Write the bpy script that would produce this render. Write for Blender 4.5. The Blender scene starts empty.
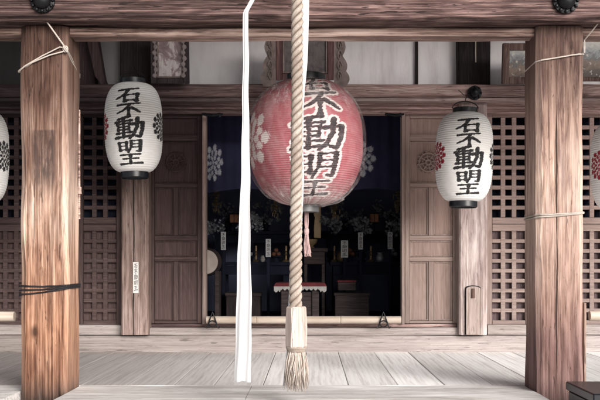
import bpy, bmesh, math, random
import numpy as np
from mathutils import Vector, noise as mnoise
R = math.radians
random.seed(7); rng = np.random.default_rng(7)
S = bpy.context.scene
COL = S.collection
# ------------------------------------------------------------------ camera model (photo 600x400, eye 1.5 m, level lens with rise)
F = 900.0; HX = 310.0; HY = 264.0; EYE = 1.5
def X(px, Y): return (px - HX) / F * Y
def Z(py, Y): return EYE - (py - HY) / F * Y
cam = bpy.data.cameras.new('camera'); co = bpy.data.objects.new('camera', cam); COL.objects.link(co)
co.location = (0, 0, EYE); co.rotation_euler = (R(90), 0, 0)
cam.lens = 36 * F / 600; cam.sensor_width = 36; cam.sensor_fit = 'HORIZONTAL'
cam.shift_x = (300 - HX) / 600; cam.shift_y = (HY - 200) / 600
cam.clip_start = .05; cam.clip_end = 500
S.camera = co
S.view_settings.view_transform = 'Standard'; S.view_settings.look = 'None'; S.view_settings.exposure = 0
S.cycles.max_bounces = 8; S.cycles.diffuse_bounces = 5; S.cycles.transparent_max_bounces = 12

# ------------------------------------------------------------------ object helpers
def tag(o, label, cat, group=None):
    o['label'] = label; o['category'] = cat
    if group: o['group'] = group
    return o
def structure(o): o['kind'] = 'structure'; return o
def thing(name, label, cat, loc=(0, 0, 0), group=None):
    o = bpy.data.objects.new(name, None); COL.objects.link(o); o.location = loc; o.empty_display_size = .05
    return tag(o, label, cat, group)
def link(name, me, m, parent=None, origin=None, smooth=None):
    """me in world coordinates; origin moves the object's origin there"""
    if origin is None and len(me.vertices):
        a = np.empty(len(me.vertices) * 3); me.vertices.foreach_get('co', a); a = a.reshape(-1, 3)
        origin = tuple((a.min(0) + a.max(0)) / 2)
    o = bpy.data.objects.new(name, me)
    me.transform(__import__('mathutils').Matrix.Translation(-Vector(origin)))
    COL.objects.link(o)
    if m: me.materials.append(m)
    if smooth is not None:
        me.shade_smooth()
        if smooth < 180: me.set_sharp_from_angle(angle=R(smooth))
    if parent:
        o.parent = parent; o.location = Vector(origin) - wloc(parent)
    else: o.location = origin
    return o
def wloc(o):
    v = Vector(o.location)
    while o.parent: o = o.parent; v += Vector(o.location)
    return v
def bm2(bm, name='m'):
    me = bpy.data.meshes.new(name); bmesh.ops.recalc_face_normals(bm, faces=bm.faces); bm.to_mesh(me); bm.free(); return me
def pyd(v, f):
    me = bpy.data.meshes.new('m'); me.from_pydata([tuple(p) for p in v], [], f); me.update(); return me

def boxes(lst, bevel=.002):
    """lst of (x0,x1,y0,y1,z0,z1)"""
    bm = bmesh.new()
    for (x0, x1, y0, y1, z0, z1) in lst:
        vs = [bm.verts.new((x, y, z)) for x in (x0, x1) for y in (y0, y1) for z in (z0, z1)]
        for q in ((0, 1, 3, 2), (4, 6, 7, 5), (0, 4, 5, 1), (2, 3, 7, 6), (0, 2, 6, 4), (1, 5, 7, 3)):
            bm.faces.new([vs[i] for i in q])
    if bevel:
        bmesh.ops.bevel(bm, geom=list(bm.edges), offset=bevel, segments=1, affect='EDGES')
    return bm2(bm)
def timber(x0, x1, y0, y1, z0, z1, ch=.01, wob=.003, seg=.05, seed=0.0):
    """weathered squared timber along its longest side, uneven edges"""
    lo = [x0, y0, z0]; hi = [x1, y1, z1]; L = [hi[i] - lo[i] for i in range(3)]
    ax = L.index(max(L)); a, b = [i for i in range(3) if i != ax]
    n = max(2, int(L[ax] / seg)); v = []; f = []
    sub = 3
    for k in range(n + 1):
        t = lo[ax] + L[ax] * k / n
        c = ch * (1 + .7 * mnoise.noise(Vector((t * 3.1, seed, 1.7)))) + 1e-4
        ring = []
        cs = [(lo[a] + c, lo[b]), (hi[a] - c, lo[b]), (hi[a], lo[b] + c), (hi[a], hi[b] - c), (hi[a] - c, hi[b]), (lo[a] + c, hi[b]), (lo[a], hi[b] - c), (lo[a], lo[b] + c)]
        for i in range(8):
            p, q = cs[i], cs[(i + 1) % 8]
            m = sub if i % 2 == 0 else 1
            for j in range(m): ring.append((p[0] + (q[0] - p[0]) * j / m, p[1] + (q[1] - p[1]) * j / m))
        for (u, w) in ring:
            P = [0, 0, 0]; P[ax] = t; P[a] = u; P[b] = w
            d = Vector((P[0] * 7 + seed, P[1] * 7, P[2] * 7))
            d[ax] *= .25
            P[a] += wob * mnoise.noise(d) * 1.6; P[b] += wob * mnoise.noise(d + Vector((9, 5, 3))) * 1.6
            v.append(tuple(P))
    m = len(ring)
    for k in range(n):
        for i in range(m):
            j = (i + 1) % m
            f.append((k * m + i, k * m + j, (k + 1) * m + j, (k + 1) * m + i))
    f.append(tuple(range(m))[::-1]); f.append(tuple(range(n * m, n * m + m)))
    me = pyd(v, f); bm = bmesh.new(); bm.from_mesh(me); return bm2(bm)
def tube(pts, r, n=8, close=False, bm=None, cap=True):
    """tube along points; r number or list"""
    own = bm is None
    if own: bm = bmesh.new()
    pts = [Vector(p) for p in pts]; rr = r if isinstance(r, (list, tuple)) else [r] * len(pts)
    rings = []; up = None
    for i, p in enumerate(pts):
        if close: t = pts[(i + 1) % len(pts)] - pts[i - 1]
        else: t = pts[min(i + 1, len(pts) - 1)] - pts[max(i - 1, 0)]
        t.normalize()
        if up is None: up = t.orthogonal().normalized()
        up = (up - t * up.dot(t));
        if up.length < 1e-6: up = t.orthogonal()
        up.normalize(); s = t.cross(up)
        rings.append([bm.verts.new(p + (up * math.cos(2 * math.pi * k / n) + s * math.sin(2 * math.pi * k / n)) * rr[i]) for k in range(n)])
    m = len(rings)
    for i in range(m if close else m - 1):
        A, B = rings[i], rings[(i + 1) % m]
        for k in range(n): bm.faces.new((A[k], A[(k + 1) % n], B[(k + 1) % n], B[k]))
    if cap and not close:
        bm.faces.new(rings[0][::-1]); bm.faces.new(rings[-1])
    return bm2(bm) if own else bm
def lathe(prof, n=48, c=(0, 0, 0), bm=None, axis='Z', cap=True):
    own = bm is None
    if own: bm = bmesh.new()
    rings = []
    for (r, h) in prof:
        ring = []
        for k in range(n):
            a = 2 * math.pi * k / n; u, w = r * math.cos(a), r * math.sin(a)
            p = (u, w, h) if axis == 'Z' else ((u, h, w) if axis == 'Y' else (h, u, w))
            ring.append(bm.verts.new((c[0] + p[0], c[1] + p[1], c[2] + p[2])))
        rings.append(ring)
    for A, B in zip(rings, rings[1:]):
        for k in range(n): bm.faces.new((A[k], A[(k + 1) % n], B[(k + 1) % n], B[k]))
    if cap: bm.faces.new(rings[0][::-1]); bm.faces.new(rings[-1])
    return bm2(bm) if own else bm
def prism(poly, y0, y1, bm=None):
    """polygon in xz extruded in y"""
    own = bm is None
    if own: bm = bmesh.new()
    A = [bm.verts.new((x, y0, z)) for x, z in poly]; B = [bm.verts.new((x, y1, z)) for x, z in poly]
    bm.faces.new(A); bm.faces.new(B[::-1]); n = len(poly)
    for i in range(n): bm.faces.new((A[i], B[i], B[(i + 1) % n], A[(i + 1) % n]))
    return bm2(bm) if own else bm

# ------------------------------------------------------------------ node helpers
class NT:
    def __init__(s, name):
        s.m = bpy.data.materials.new(name); s.m.use_nodes = True; s.t = s.m.node_tree; s.t.nodes.clear()
        s.out = s.n('ShaderNodeOutputMaterial')
    def n(s, t, **k):
        o = s.t.nodes.new(t)
        for a, b in k.items(): setattr(o, a, b)
        return o
    def set(s, sock, v):
        if v is None: return
        if isinstance(v, bpy.types.NodeSocket): s.t.links.new(v, sock)
        elif isinstance(v, (tuple, list)) and len(v) == 3 and sock.type == 'RGBA': sock.default_value = (*v, 1)
        else: sock.default_value = v
    def coord(s, kind='Object', rnd=True):
        o = s.n('ShaderNodeTexCoord').outputs[kind]
        if not rnd: return o
        i = s.n('ShaderNodeObjectInfo').outputs['Random']
        v = s.n('ShaderNodeVectorMath', operation='MULTIPLY_ADD')
        s.set(v.inputs[0], i); v.inputs[1].default_value = (37, 53, 71); s.set(v.inputs[2], o)
        return v.outputs[0]
    def map(s, c, scale=(1, 1, 1), loc=(0, 0, 0), rot=(0, 0, 0)):
        m = s.n('ShaderNodeMapping'); s.set(m.inputs[0], c); m.inputs['Scale'].default_value = scale
        m.inputs['Location'].default_value = loc; m.inputs['Rotation'].default_value = rot; return m.outputs[0]
    def noise(s, c, sc=5, det=4, rough=.55, dist=0):
        x = s.n('ShaderNodeTexNoise'); s.set(x.inputs['Vector'], c); s.set(x.inputs['Scale'], sc)
        x.inputs['Detail'].default_value = det; x.inputs['Roughness'].default_value = rough; x.inputs['Distortion'].default_value = dist
        return x.outputs['Fac']
    def wave(s, c, sc=5, dist=3, det=2, dsc=1, kind='BANDS', dirn='X'):
        x = s.n('ShaderNodeTexWave', wave_type=kind)
        if kind == 'BANDS': x.bands_direction = dirn
        else: x.rings_direction = dirn
        s.set(x.inputs['Vector'], c); x.inputs['Scale'].default_value = sc; x.inputs['Distortion'].default_value = dist
        x.inputs['Detail'].default_value = det; x.inputs['Detail Scale'].default_value = dsc
        return x.outputs['Fac']
    def math(s, op, a, b=None, c=None, clamp=False):
        x = s.n('ShaderNodeMath', operation=op, use_clamp=clamp); s.set(x.inputs[0], a); s.set(x.inputs[1], b); s.set(x.inputs[2], c); return x.outputs[0]
    def sep(s, c): return s.n_sep(c)
    def n_sep(s, c):
        x = s.n('ShaderNodeSeparateXYZ'); s.set(x.inputs[0], c); return x.outputs
    def ramp(s, f, stops, interp='LINEAR'):
        x = s.n('ShaderNodeValToRGB'); s.set(x.inputs[0], f); e = x.color_ramp; e.interpolation = interp
        while len(e.elements) < len(stops): e.elements.new(.5)
        for el, (p, c) in zip(e.elements, stops):
            el.position = p; el.color = (*c, 1) if isinstance(c, (tuple, list)) else (c, c, c, 1)
        return x.outputs[0]
    def rng(s, v, a, b, c=0, d=1):
        x = s.n('ShaderNodeMapRange'); s.set(x.inputs[0], v); x.inputs[1].default_value = a; x.inputs[2].default_value = b
        x.inputs[3].default_value = c; x.inputs[4].default_value = d; return x.outputs[0]
    def mix(s, f, a, b, mode='MIX'):
        x = s.n('ShaderNodeMix', data_type='RGBA', blend_type=mode); s.set(x.inputs['Factor'], f); s.set(x.inputs[6], a); s.set(x.inputs[7], b); return x.outputs[2]
    def bump(s, h, st=.3, d=.01, nrm=None):
        x = s.n('ShaderNodeBump'); s.set(x.inputs['Height'], h); x.inputs['Strength'].default_value = st; x.inputs['Distance'].default_value = d
        if nrm: s.set(x.inputs['Normal'], nrm)
        return x.outputs[0]
    def bsdf(s, col, rough=.8, nrm=None, spec=.3, metal=0, **k):
        b = s.n('ShaderNodeBsdfPrincipled'); s.set(b.inputs['Base Color'], col); s.set(b.inputs['Roughness'], rough)
        b.inputs['Specular IOR Level'].default_value = spec; b.inputs['Metallic'].default_value = metal
        if nrm: s.set(b.inputs['Normal'], nrm)
        s.t.links.new(b.outputs[0], s.out.inputs[0]); s.b = b
        return s.m
def mul(c, k): return tuple(min(1, a * k) for a in c)

def wood(name, dark, mid, light, axis='Z', stain=.35, stain_col=None, grad=None, marks=None, cracks=None, ring=7.0, bump=.5, bleach=0, rough=.82, knots=0, contrast=1.0, worn=1.0, zfade=None, edge=None):
    """weathered timber: sawn growth rings, streaks, fibre, stains; grad = [(z, colour multiplier)], all in the object's own metres"""
    t = NT(name); c = t.coord(); c0 = t.coord(rnd=False)
    ai = 'XYZ'.index(axis)
    def sc(a, l): v = [a, a, a]; v[ai] = l; return tuple(v)
    warp = t.noise(t.map(c, sc(3, .9)), 1.0, 3)
    # growth rings about a pith off to one side
    wv_ = t.noise(t.map(c, sc(2.2, .55)), 1, 4, .6, 0)
    cw = t.n('ShaderNodeVectorMath', operation='ADD'); t.set(cw.inputs[0], t.map(c, sc(1, .07), loc=(.31, .17, .23)))
    co_ = t.n('ShaderNodeCombineXYZ'); [t.set(co_.inputs[i_], t.math('MULTIPLY', wv_, .35)) for i_ in range(3)]; t.set(cw.inputs[1], co_.outputs[0])
    rg = t.wave(cw.outputs[0], ring * 1.6, 1.2, 3, 1.5, 'RINGS', axis)
    streak = t.noise(t.map(c, sc(28, .42)), 1, 6, .68, 0)
    streak2 = t.noise(t.map(c, sc(95, 1.1)), 1, 5, .72, 0)
    fib = t.noise(t.map(c, sc(230, 5)), 1, 3, .6)
    tone = t.math('ADD', t.math('ADD', t.math('MULTIPLY', rg, .06), t.math('MULTIPLY', streak2, .60)), t.math('ADD', t.math('MULTIPLY', streak, .24), t.math('MULTIPLY', fib, .30)))
    w = .125 / contrast
    col = t.ramp(tone, [(.61 - w, dark), (.61, mid), (.61 + w, light)])
    big = t.noise(t.map(c, sc(5, .9)), 1, 6, .72, .3)
    sm = t.rng(big, .5, .68)
    col = t.mix(t.math('MULTIPLY', sm, stain), col, stain_col or mul(dark, .6))
    chip = t.noise(t.map(c, sc(44, 1.3), loc=(2, 7, 5)), 1, 5, .66, 0)
    col = t.mix(t.rng(chip, .55, .66, 0, .32 * worn), col, mul(light, 1.12))
    chip2 = t.noise(t.map(c, sc(26, 1.0), loc=(12, 3, 8)), 1, 6, .72, .1)
    col = t.mix(t.rng(chip2, .54, .60, 0, .5 * worn), col, mul(dark, .8))
    pit = t.noise(t.map(c, sc(150, 26)), 1, 2, .5, 0)
    col = t.mix(t.rng(pit, .70, .75, 0, .7 * worn), col, mul(dark, .35))
    fleck = t.noise(t.map(c, sc(60, 5.5)), 1, 3, .6, .2)
    col = t.mix(t.rng(fleck, .62, .67, 0, .7 * worn), col, mul(dark, .5))
    ck = t.noise(t.map(c, sc(48, .55)), 1, 3, .55, 0)
    ckl = t.rng(t.math('ABSOLUTE', t.math('SUBTRACT', ck, .5)), .0, .006, 1, 0)
    ckm = t.math('MULTIPLY', ckl, t.rng(t.noise(t.map(c, sc(6, 1.2)), 1, 3), .56 - .07 * worn, .62 - .07 * worn))
    col = t.mix(t.math('MULTIPLY', ckm, .75 * worn), col, mul(dark, .3))
    h = t.math('ADD', t.math('MULTIPLY', t.math('SUBTRACT', streak2, ckm), .6), t.math('ADD', t.math('MULTIPLY', streak, .6), t.math('MULTIPLY', fib, .35)))
    if bleach:
        bl = t.noise(t.map(c, sc(6, 1.0), loc=(4, 4, 4)), 1, 5, .65)
        col = t.mix(t.rng(bl, .5, .66, 0, bleach), col, mul(light, 1.25))
    if knots:
        v = t.n('ShaderNodeTexVoronoi'); t.set(v.inputs['Vector'], t.map(c, sc(5.5, 2.6))); v.inputs['Scale'].default_value = 1
        kd = t.rng(v.outputs['Distance'], .05, .14, 1, 0)
        col = t.mix(t.math('MULTIPLY', kd, knots), col, mul(dark, .4))
    if marks:
        for f in marks: col = f(t, c0, col)
    if edge:
        so_ = t.n_sep(c0); e1 = t.rng(t.math('ABSOLUTE', so_[0]), edge - .030, edge - .020)
        ez = t.rng(t.noise(t.map(c, sc(24, 1.2)), 1, 5, .7), .36, .62, 0, .65)
        col = t.mix(t.math('MULTIPLY', e1, ez), col, mul(light, 1.25))
    if zfade:  # light and shade by world height, painted into the timber colour
        gp = t.n_sep(t.n('ShaderNodeNewGeometry').outputs['Position'])[2]; z0_, z1_ = zfade[0][0], zfade[-1][0]
        col = t.mix(1.0, col, t.ramp(t.rng(gp, z0_, z1_), [((z - z0_) / (z1_ - z0_), k) for z, k in zfade]), 'MULTIPLY')
    if grad:
        s = t.n_sep(c0)[ai]; z0, z1 = grad[0][0], grad[-1][0]
        jit = t.math('MULTIPLY_ADD', t.noise(t.map(c, sc(9, 1.2)), 1, 3), .5 * (z1 - z0) * .25, t.math('SUBTRACT', s, .0625 * (z1 - z0)))
        g = t.ramp(t.rng(jit, z0, z1), [((z - z0) / (z1 - z0), k) for z, k in grad])
        col = t.mix(1.0, col, g, 'MULTIPLY')
    if cracks:
        so = t.n_sep(c0); ss = so[ai]
        for (acr, pos, hw, a0, a1) in cracks:
            q = so['XYZ'.index(acr)]
            wv = t.math('MULTIPLY_ADD', t.noise(t.map(c, sc(.01, 2.3)), 1, 4), .035, pos - .0175)
            d = t.math('ABSOLUTE', t.math('SUBTRACT', q, wv))
            ends = t.math('MULTIPLY', t.rng(ss, a0, a0 + .25), t.rng(ss, a1 - .25, a1, 1, 0))
            wid = t.math('MULTIPLY', t.math('MULTIPLY', t.noise(t.map(c, sc(.01, 4)), 1, 3), ends), hw * 2)
            k = t.math('LESS_THAN', d, wid)
            front = t.math('LESS_THAN', so[1 if acr == 'X' else 0], 0)
            k = t.math('MULTIPLY', k, front)
            col = t.mix(t.math('MULTIPLY', k, .9), col, mul(dark, .12))
            h = t.math('SUBTRACT', h, t.math('MULTIPLY', k, 1.5))
    nrm = t.bump(h, bump, .006)
    return t.bsdf(col, rough, nrm, .22)

def plain(name, col, rough=.7, var=.25, sc=18, bump=.15, metal=0, spec=.3):
    t = NT(name); c = t.coord(); n1 = t.noise(c, sc, 5, .6); n2 = t.noise(c, sc * .2, 3)
    f = t.math('ADD', t.math('MULTIPLY', n1, .5), t.math('MULTIPLY', n2, .5))
    cc = t.ramp(f, [(.3, mul(col, 1 - var)), (.7, mul(col, 1 + var))])
    return t.bsdf(cc, rough, t.bump(n1, bump, .004), spec, metal)

# ------------------------------------------------------------------ brush lettering as distance fields
G = {
 'ishi': [([(.1, .15), (.5, .1), (.93, .03)], .12), ([(.5, .1), (.4, .38), (.22, .6), (.02, .76)], .13), ([(.34, .5), (.36, .97)], .12), ([(.34, .53), (.86, .45)], .1), ([(.86, .45), (.8, .95)], .14), ([(.36, .9), (.8, .87)], .1)],
 'fu': [([(.04, .16), (.5, .1), (.97, .04)], .12), ([(.56, .1), (.42, .4), (.24, .58), (.02, .72)], .12), ([(.5, .36), (.5, 1)], .13), ([(.6, .36), (.78, .5), (.93, .68)], .15)],
 'dou': [([(.44, .0), (.12, .09)], .09), ([(.0, .22), (.6, .16)], .08), ([(.08, .31), (.11, .6)], .09), ([(.08, .32), (.52, .28)], .07), ([(.52, .28), (.49, .58)], .09), ([(.1, .45), (.5, .43)], .06), ([(.11, .58), (.5, .56)], .07), ([(.3, .05), (.3, .92)], .1), ([(.05, .74), (.58, .7)], .08), ([(.0, .94), (.62, .86)], .1),
         ([(.6, .33), (.98, .26)], .1), ([(.98, .26), (.95, .6), (.88, .92), (.72, .86)], .13), ([(.8, .05), (.78, .45), (.68, .74), (.52, .98)], .12)],
 'mei': [([(.06, .2), (.09, .83)], .11), ([(.06, .22), (.38, .17)], .09), ([(.38, .17), (.37, .8)], .11), ([(.08, .49), (.37, .46)], .08), ([(.09, .78), (.37, .74)], .09),
         ([(.56, .08), (.56, .55), (.42, .97)], .11), ([(.56, .1), (.93, .04)], .09), ([(.93, .04), (.91, .9), (.78, .86)], .13), ([(.57, .34), (.9, .31)], .08), ([(.56, .58), (.9, .55)], .08)],
 'ou': [([(.12, .14), (.86, .06)], .12), ([(.2, .48), (.8, .43)], .11), ([(.0, .93), (1.0, .84)], .14), ([(.5, .1), (.49, .88)], .13)],
}
def glyph_df(u, v, glyph):
    d = np.full(u.shape, 9.0)
    for pts, w in G[glyph]:
        n = len(pts) - 1
        for i in range(n):
            (ax, ay), (bx, by) = pts[i], pts[i + 1]
            dx, dy = bx - ax, by - ay; L = dx * dx + dy * dy
            t = np.clip(((u - ax) * dx + (v - ay) * dy) / L, 0, 1)
            tt = (i + t) / n
            ww = w * .5 * (1.0 + .30 * np.cos(tt * 2 * np.pi) * (1 if n == 1 else .3) - (0.45 * tt ** 3 if n > 1 else 0))
            d = np.minimum(d, np.hypot(u - ax - t * dx, v - ay - t * dy) - ww)
    return d
def wobble(u, v, s=9, a=.012):
    return a * (np.sin(u * s * 3.1 + np.sin(v * s * 2.3) * 2) * np.cos(v * s * 2.7 + u * s) + .6 * np.sin(u * s * 7.7 + v * s * 5.3))
def text_df(u, v, rows, slant=0.0):
    """rows: (glyph, u_centre, v_top, width, height), metres"""
    d = np.full(u.shape, 9.0)
    for g, uc, vt, w, h in rows:
        uu = (u - uc) / w + .5; vv = (vt - v) / h
        m = (uu > -.4) & (uu < 1.4) & (vv > -.4) & (vv < 1.4)
        if m.any():
            dd = glyph_df(uu[m], vv[m] + (uu[m] - .5) * .05, g) + wobble(uu[m], vv[m])
            d[m] = np.minimum(d[m], dd * (w + h) / 2)
    return d
def crest_df(u, v, R_, outer=12, inner=8, k=1.12):
    d = np.full(u.shape, 9.0)
    def dot(a, r, s, st=1.0):
        nonlocal d
        cx, cy = r * math.cos(a), r * math.sin(a)
        x = (u - cx) * math.cos(a) + (v - cy) * math.sin(a); y = -(u - cx) * math.sin(a) + (v - cy) * math.cos(a)
        d = np.minimum(d, np.hypot(x / st, y) - s)
    for i in range(outer):
        dot(2 * math.pi * i / outer, .80 * R_, .145 * R_ * k); dot(2 * math.pi * (i + .5) / outer, .55 * R_, .10 * R_ * k, 1.3)
    for i in range(inner): dot(2 * math.pi * i / inner, .30 * R_, .085 * R_ * k, 1.5)
    dot(0, 0, .10 * R_)
    return d
def step(d, e): return np.clip(.5 - d / (2 * e), 0, 1)
def grid_faces(nu, nv, wrap):
    i = np.arange(nv)[:, None]; j = np.arange(nu if wrap else nu - 1)[None, :]
    a = i[:-1] * nu + j; b = i[:-1] * nu + (j + 1) % nu; c = i[1:] * nu + (j + 1) % nu; d = i[1:] * nu + j
    return np.stack([a, b, c, d], -1).reshape(-1, 4)
def gridmesh(P, paint, wrap=False, smooth=True):
    """P (nv,nu,3) world; paint (nv,nu,3) -> point attribute 'paint'"""
    nv, nu, _ = P.shape; f = grid_faces(nu, nv, wrap)
    me = bpy.data.meshes.new('m'); me.vertices.add(nu * nv); me.vertices.foreach_set('co', P.reshape(-1).astype(np.float32))
    me.loops.add(f.size); me.loops.foreach_set('vertex_index', f.reshape(-1).astype(np.int32))
    me.polygons.add(len(f)); me.polygons.foreach_set('loop_start', (np.arange(len(f)) * 4).astype(np.int32))
    me.update(calc_edges=True)
    if paint is not None:
        at = me.attributes.new('paint', 'FLOAT_COLOR', 'POINT')
        cc = np.ones((nu * nv, 4), np.float32); cc[:, :3] = paint.reshape(-1, 3); at.data.foreach_set('color', cc.reshape(-1))
    if smooth: me.shade_smooth()
    return me
def painted(name, base, ink=(.012, .011, .013), red=(.33, .010, .025), white=(.62, .6, .58), rough=.75, kind='paper', spec=.25):
    t = NT(name); a = t.n('ShaderNodeAttribute', attribute_name='paint'); s = t.n('ShaderNodeSeparateColor'); t.set(s.inputs[0], a.outputs['Color'])
    c = t.coord(rnd=False); n1 = t.noise(c, 6, 5, .6); n2 = t.noise(c, 70, 3, .6)
    if kind == 'paper':
        b = t.mix(t.rng(n1, .42, .75, 0, .5), base, (base[0] * .86, base[1] * .82, base[2] * .75)); b = t.mix(t.rng(n2, .5, .8, 0, .15), b, mul(base, .75))
        fade = t.rng(n2, .35, .75, 1, .93)
    elif kind == 'redpaper':
        b = t.ramp(n1, [(.3, mul(base, .88)), (.5, base), (.75, (.38, .17, .18))])
        b = t.mix(t.rng(n2, .5, .8, 0, .18), b, (.42, .25, .25))
        fade = t.rng(t.noise(c, 40, 5, .7), .35, .75, 1, .86)
    else:
        b = t.mix(n1, mul(base, .7), mul(base, 1.3)); fade = t.rng(t.noise(c, 40, 4, .6), .35, .65, 1, .6)
    b = t.mix(t.math('MULTIPLY', s.outputs[2], fade), b, white)
    b = t.mix(t.math('MULTIPLY', s.outputs[1], fade), b, red)
    b = t.mix(t.math('MULTIPLY', s.outputs[0], fade), b, ink)
    return t.bsdf(b, rough, t.bump(t.math('ADD', n2, t.math('MULTIPLY', n1, .5)), .15, .003), spec)

# ------------------------------------------------------------------ materials
Mgrav = None
def m_ground():
    t = NT('gravel'); c = t.coord(rnd=False)
    v = t.n('ShaderNodeTexVoronoi'); t.set(v.inputs['Vector'], c); v.inputs['Scale'].default_value = 38
    n = t.noise(c, .7, 5); col = t.mix(n, (.50, .49, .48), (.66, .64, .62)); col = t.mix(.35, col, v.outputs['Color'], 'MULTIPLY')
    return t.bsdf(col, .9, t.bump(v.outputs['Distance'], .6, .01))
def m_plaster():
    t = NT('plaster'); c = t.coord(rnd=False)
    n = t.noise(t.map(c, (1.2, 1, .8)), 1.4, 6, .65); n2 = t.noise(t.map(c, (8, 8, 1.3)), 1, 4)
    col = t.ramp(n, [(.3, (.74, .71, .74)), (.7, (.90, .87, .89))]); col = t.mix(t.rng(n2, .5, .8, 0, .4), col, (.42, .38, .39)); dr = t.noise(t.map(c, (5, 5, .7), loc=(3, 1, 0)), 1, 6, .7); col = t.mix(t.rng(dr, .52, .7, 0, .45), col, (.40, .35, .34)); col = t.mix(1.0, col, t.ramp(t.rng(t.n_sep(c)[0], -2.3, 1.2), [(0, .04), (.1, .12), (.24, .35), (.36, .8), (.6, 1.0), (1, 1.05)]), 'MULTIPLY')  # last ramp paints the deep shade of the left end into the plaster
    return t.bsdf(col, .95, t.bump(t.noise(c, 60, 5), .2, .003), .1)
M = {}
M['ground'] = m_ground(); M['plaster'] = m_plaster()
# dark hall timber on the left, paler hall timber on the right; zfade paints in light by height
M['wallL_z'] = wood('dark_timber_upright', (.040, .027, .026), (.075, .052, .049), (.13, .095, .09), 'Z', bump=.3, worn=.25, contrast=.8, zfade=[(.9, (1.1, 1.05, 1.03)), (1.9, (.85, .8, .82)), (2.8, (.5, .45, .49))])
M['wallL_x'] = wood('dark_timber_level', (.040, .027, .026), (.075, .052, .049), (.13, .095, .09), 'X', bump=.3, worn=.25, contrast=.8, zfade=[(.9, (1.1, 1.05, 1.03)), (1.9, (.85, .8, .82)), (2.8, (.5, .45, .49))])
M['wallR_z'] = wood('pale_timber_upright', (.19, .143, .125), (.30, .235, .208), (.41, .338, .305), 'Z', stain=.25, bump=.3, worn=.25, contrast=.6, zfade=[(.9, (.78, .76, .78)), (1.5, (.92, .89, .9)), (2.1, (1.12, 1.05, 1.06)), (2.8, (1.1, 1.0, 1.04))])
M['wallR_x'] = wood('pale_timber_level', (.19, .143, .125), (.30, .235, .208), (.41, .338, .305), 'X', stain=.25, bump=.3, worn=.25, contrast=.6, zfade=[(.9, (.78, .76, .78)), (1.5, (.92, .89, .9)), (2.1, (1.12, 1.05, 1.06)), (2.8, (1.1, 1.0, 1.04))])
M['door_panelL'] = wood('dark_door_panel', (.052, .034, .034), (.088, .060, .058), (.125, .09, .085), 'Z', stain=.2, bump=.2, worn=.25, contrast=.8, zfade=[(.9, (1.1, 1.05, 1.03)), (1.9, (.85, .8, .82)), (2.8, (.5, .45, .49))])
M['door_panelR'] = wood('pale_door_panel', (.19, .135, .115), (.295, .222, .192), (.40, .315, .278), 'Z', stain=.2, bump=.2, worn=.25, contrast=.6, zfade=[(.9, (.78, .76, .78)), (1.5, (.92, .89, .9)), (2.1, (1.12, 1.05, 1.06)), (2.8, (1.1, 1.0, 1.04))])
xg = [(-4.6, (.1, .1, .11)), (-2.1, (.12, .11, .12)), (-1.2, (.28, .26, .28)), (-.3, (.85, .80, .81)), (.8, (1.2, 1.14, 1.14)), (4.6, (1.45, 1.4, 1.4))]  # light falling off towards the left, painted into the header timbers
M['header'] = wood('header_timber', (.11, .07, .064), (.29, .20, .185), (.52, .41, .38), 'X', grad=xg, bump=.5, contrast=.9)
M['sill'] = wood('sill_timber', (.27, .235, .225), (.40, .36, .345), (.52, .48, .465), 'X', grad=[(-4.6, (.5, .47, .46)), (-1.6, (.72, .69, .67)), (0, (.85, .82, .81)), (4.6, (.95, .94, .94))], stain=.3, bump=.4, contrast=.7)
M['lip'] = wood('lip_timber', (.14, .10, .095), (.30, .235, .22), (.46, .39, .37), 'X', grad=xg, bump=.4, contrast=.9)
M['dark'] = wood('black_timber', (.012, .008, .009), (.02, .014, .015), (.035, .025, .026), 'Z', bump=.2)
M['boards'] = wood('silvered_boards', (.30, .275, .26), (.44, .415, .405), (.60, .58, .575), 'Y', stain=.35, stain_col=(.22, .19, .17), bump=.4, contrast=.75, bleach=.5)
M['edge'] = wood('silvered_edge_plank', (.38, .35, .33), (.60, .57, .55), (.78, .76, .75), 'X', stain=.4, stain_col=(.32, .26, .22), bump=.5, bleach=.7, contrast=.9)
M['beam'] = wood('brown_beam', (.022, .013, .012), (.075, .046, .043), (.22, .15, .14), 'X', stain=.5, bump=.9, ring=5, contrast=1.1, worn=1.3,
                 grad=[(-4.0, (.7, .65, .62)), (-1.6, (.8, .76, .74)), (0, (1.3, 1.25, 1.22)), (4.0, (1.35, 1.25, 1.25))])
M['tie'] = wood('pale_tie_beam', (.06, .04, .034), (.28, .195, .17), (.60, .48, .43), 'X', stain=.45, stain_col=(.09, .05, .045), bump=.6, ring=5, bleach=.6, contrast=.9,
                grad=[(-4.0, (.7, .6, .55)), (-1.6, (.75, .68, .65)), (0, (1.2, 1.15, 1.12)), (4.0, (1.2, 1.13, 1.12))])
def ghost(x0, x1, z0, z1, colr, amt):
    def f(t, c0, col):
        s = t.n_sep(c0); e = .012
        k = t.math('MULTIPLY', t.math('MULTIPLY', t.rng(s[0], x0, x0 + e * 2), t.rng(s[0], x1 - e * 2.5, x1, 1, 0)), t.math('MULTIPLY', t.rng(s[2], z0, z0 + .12), t.rng(s[2], z1 - .01, z1, 1, 0)))
        k = t.math('MULTIPLY', k, t.math('LESS_THAN', s[1], 0))
        nz = t.rng(t.noise(t.map(c0, (26, 26, 5)), 1, 6, .75), .36, .56, .25, 1)
        return t.mix(t.math('MULTIPLY', t.math('MULTIPLY', k, nz), amt), col, colr)
    return f
def stainband(z0, z1, colr, amt, sc=(18, 18, 1.6)):
    def f(t, c0, col):
        s = t.n_sep(c0)[2]
        k = t.math('MULTIPLY', t.rng(s, z0, z0 + .2), t.rng(s, z1 - .2, z1, 1, 0))
        nz = t.rng(t.noise(t.map(c0, sc), 1, 5, .65, .4), .5, .62)
        return t.mix(t.math('MULTIPLY', t.math('MULTIPLY', k, nz), amt), col, colr)
    return f
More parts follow.
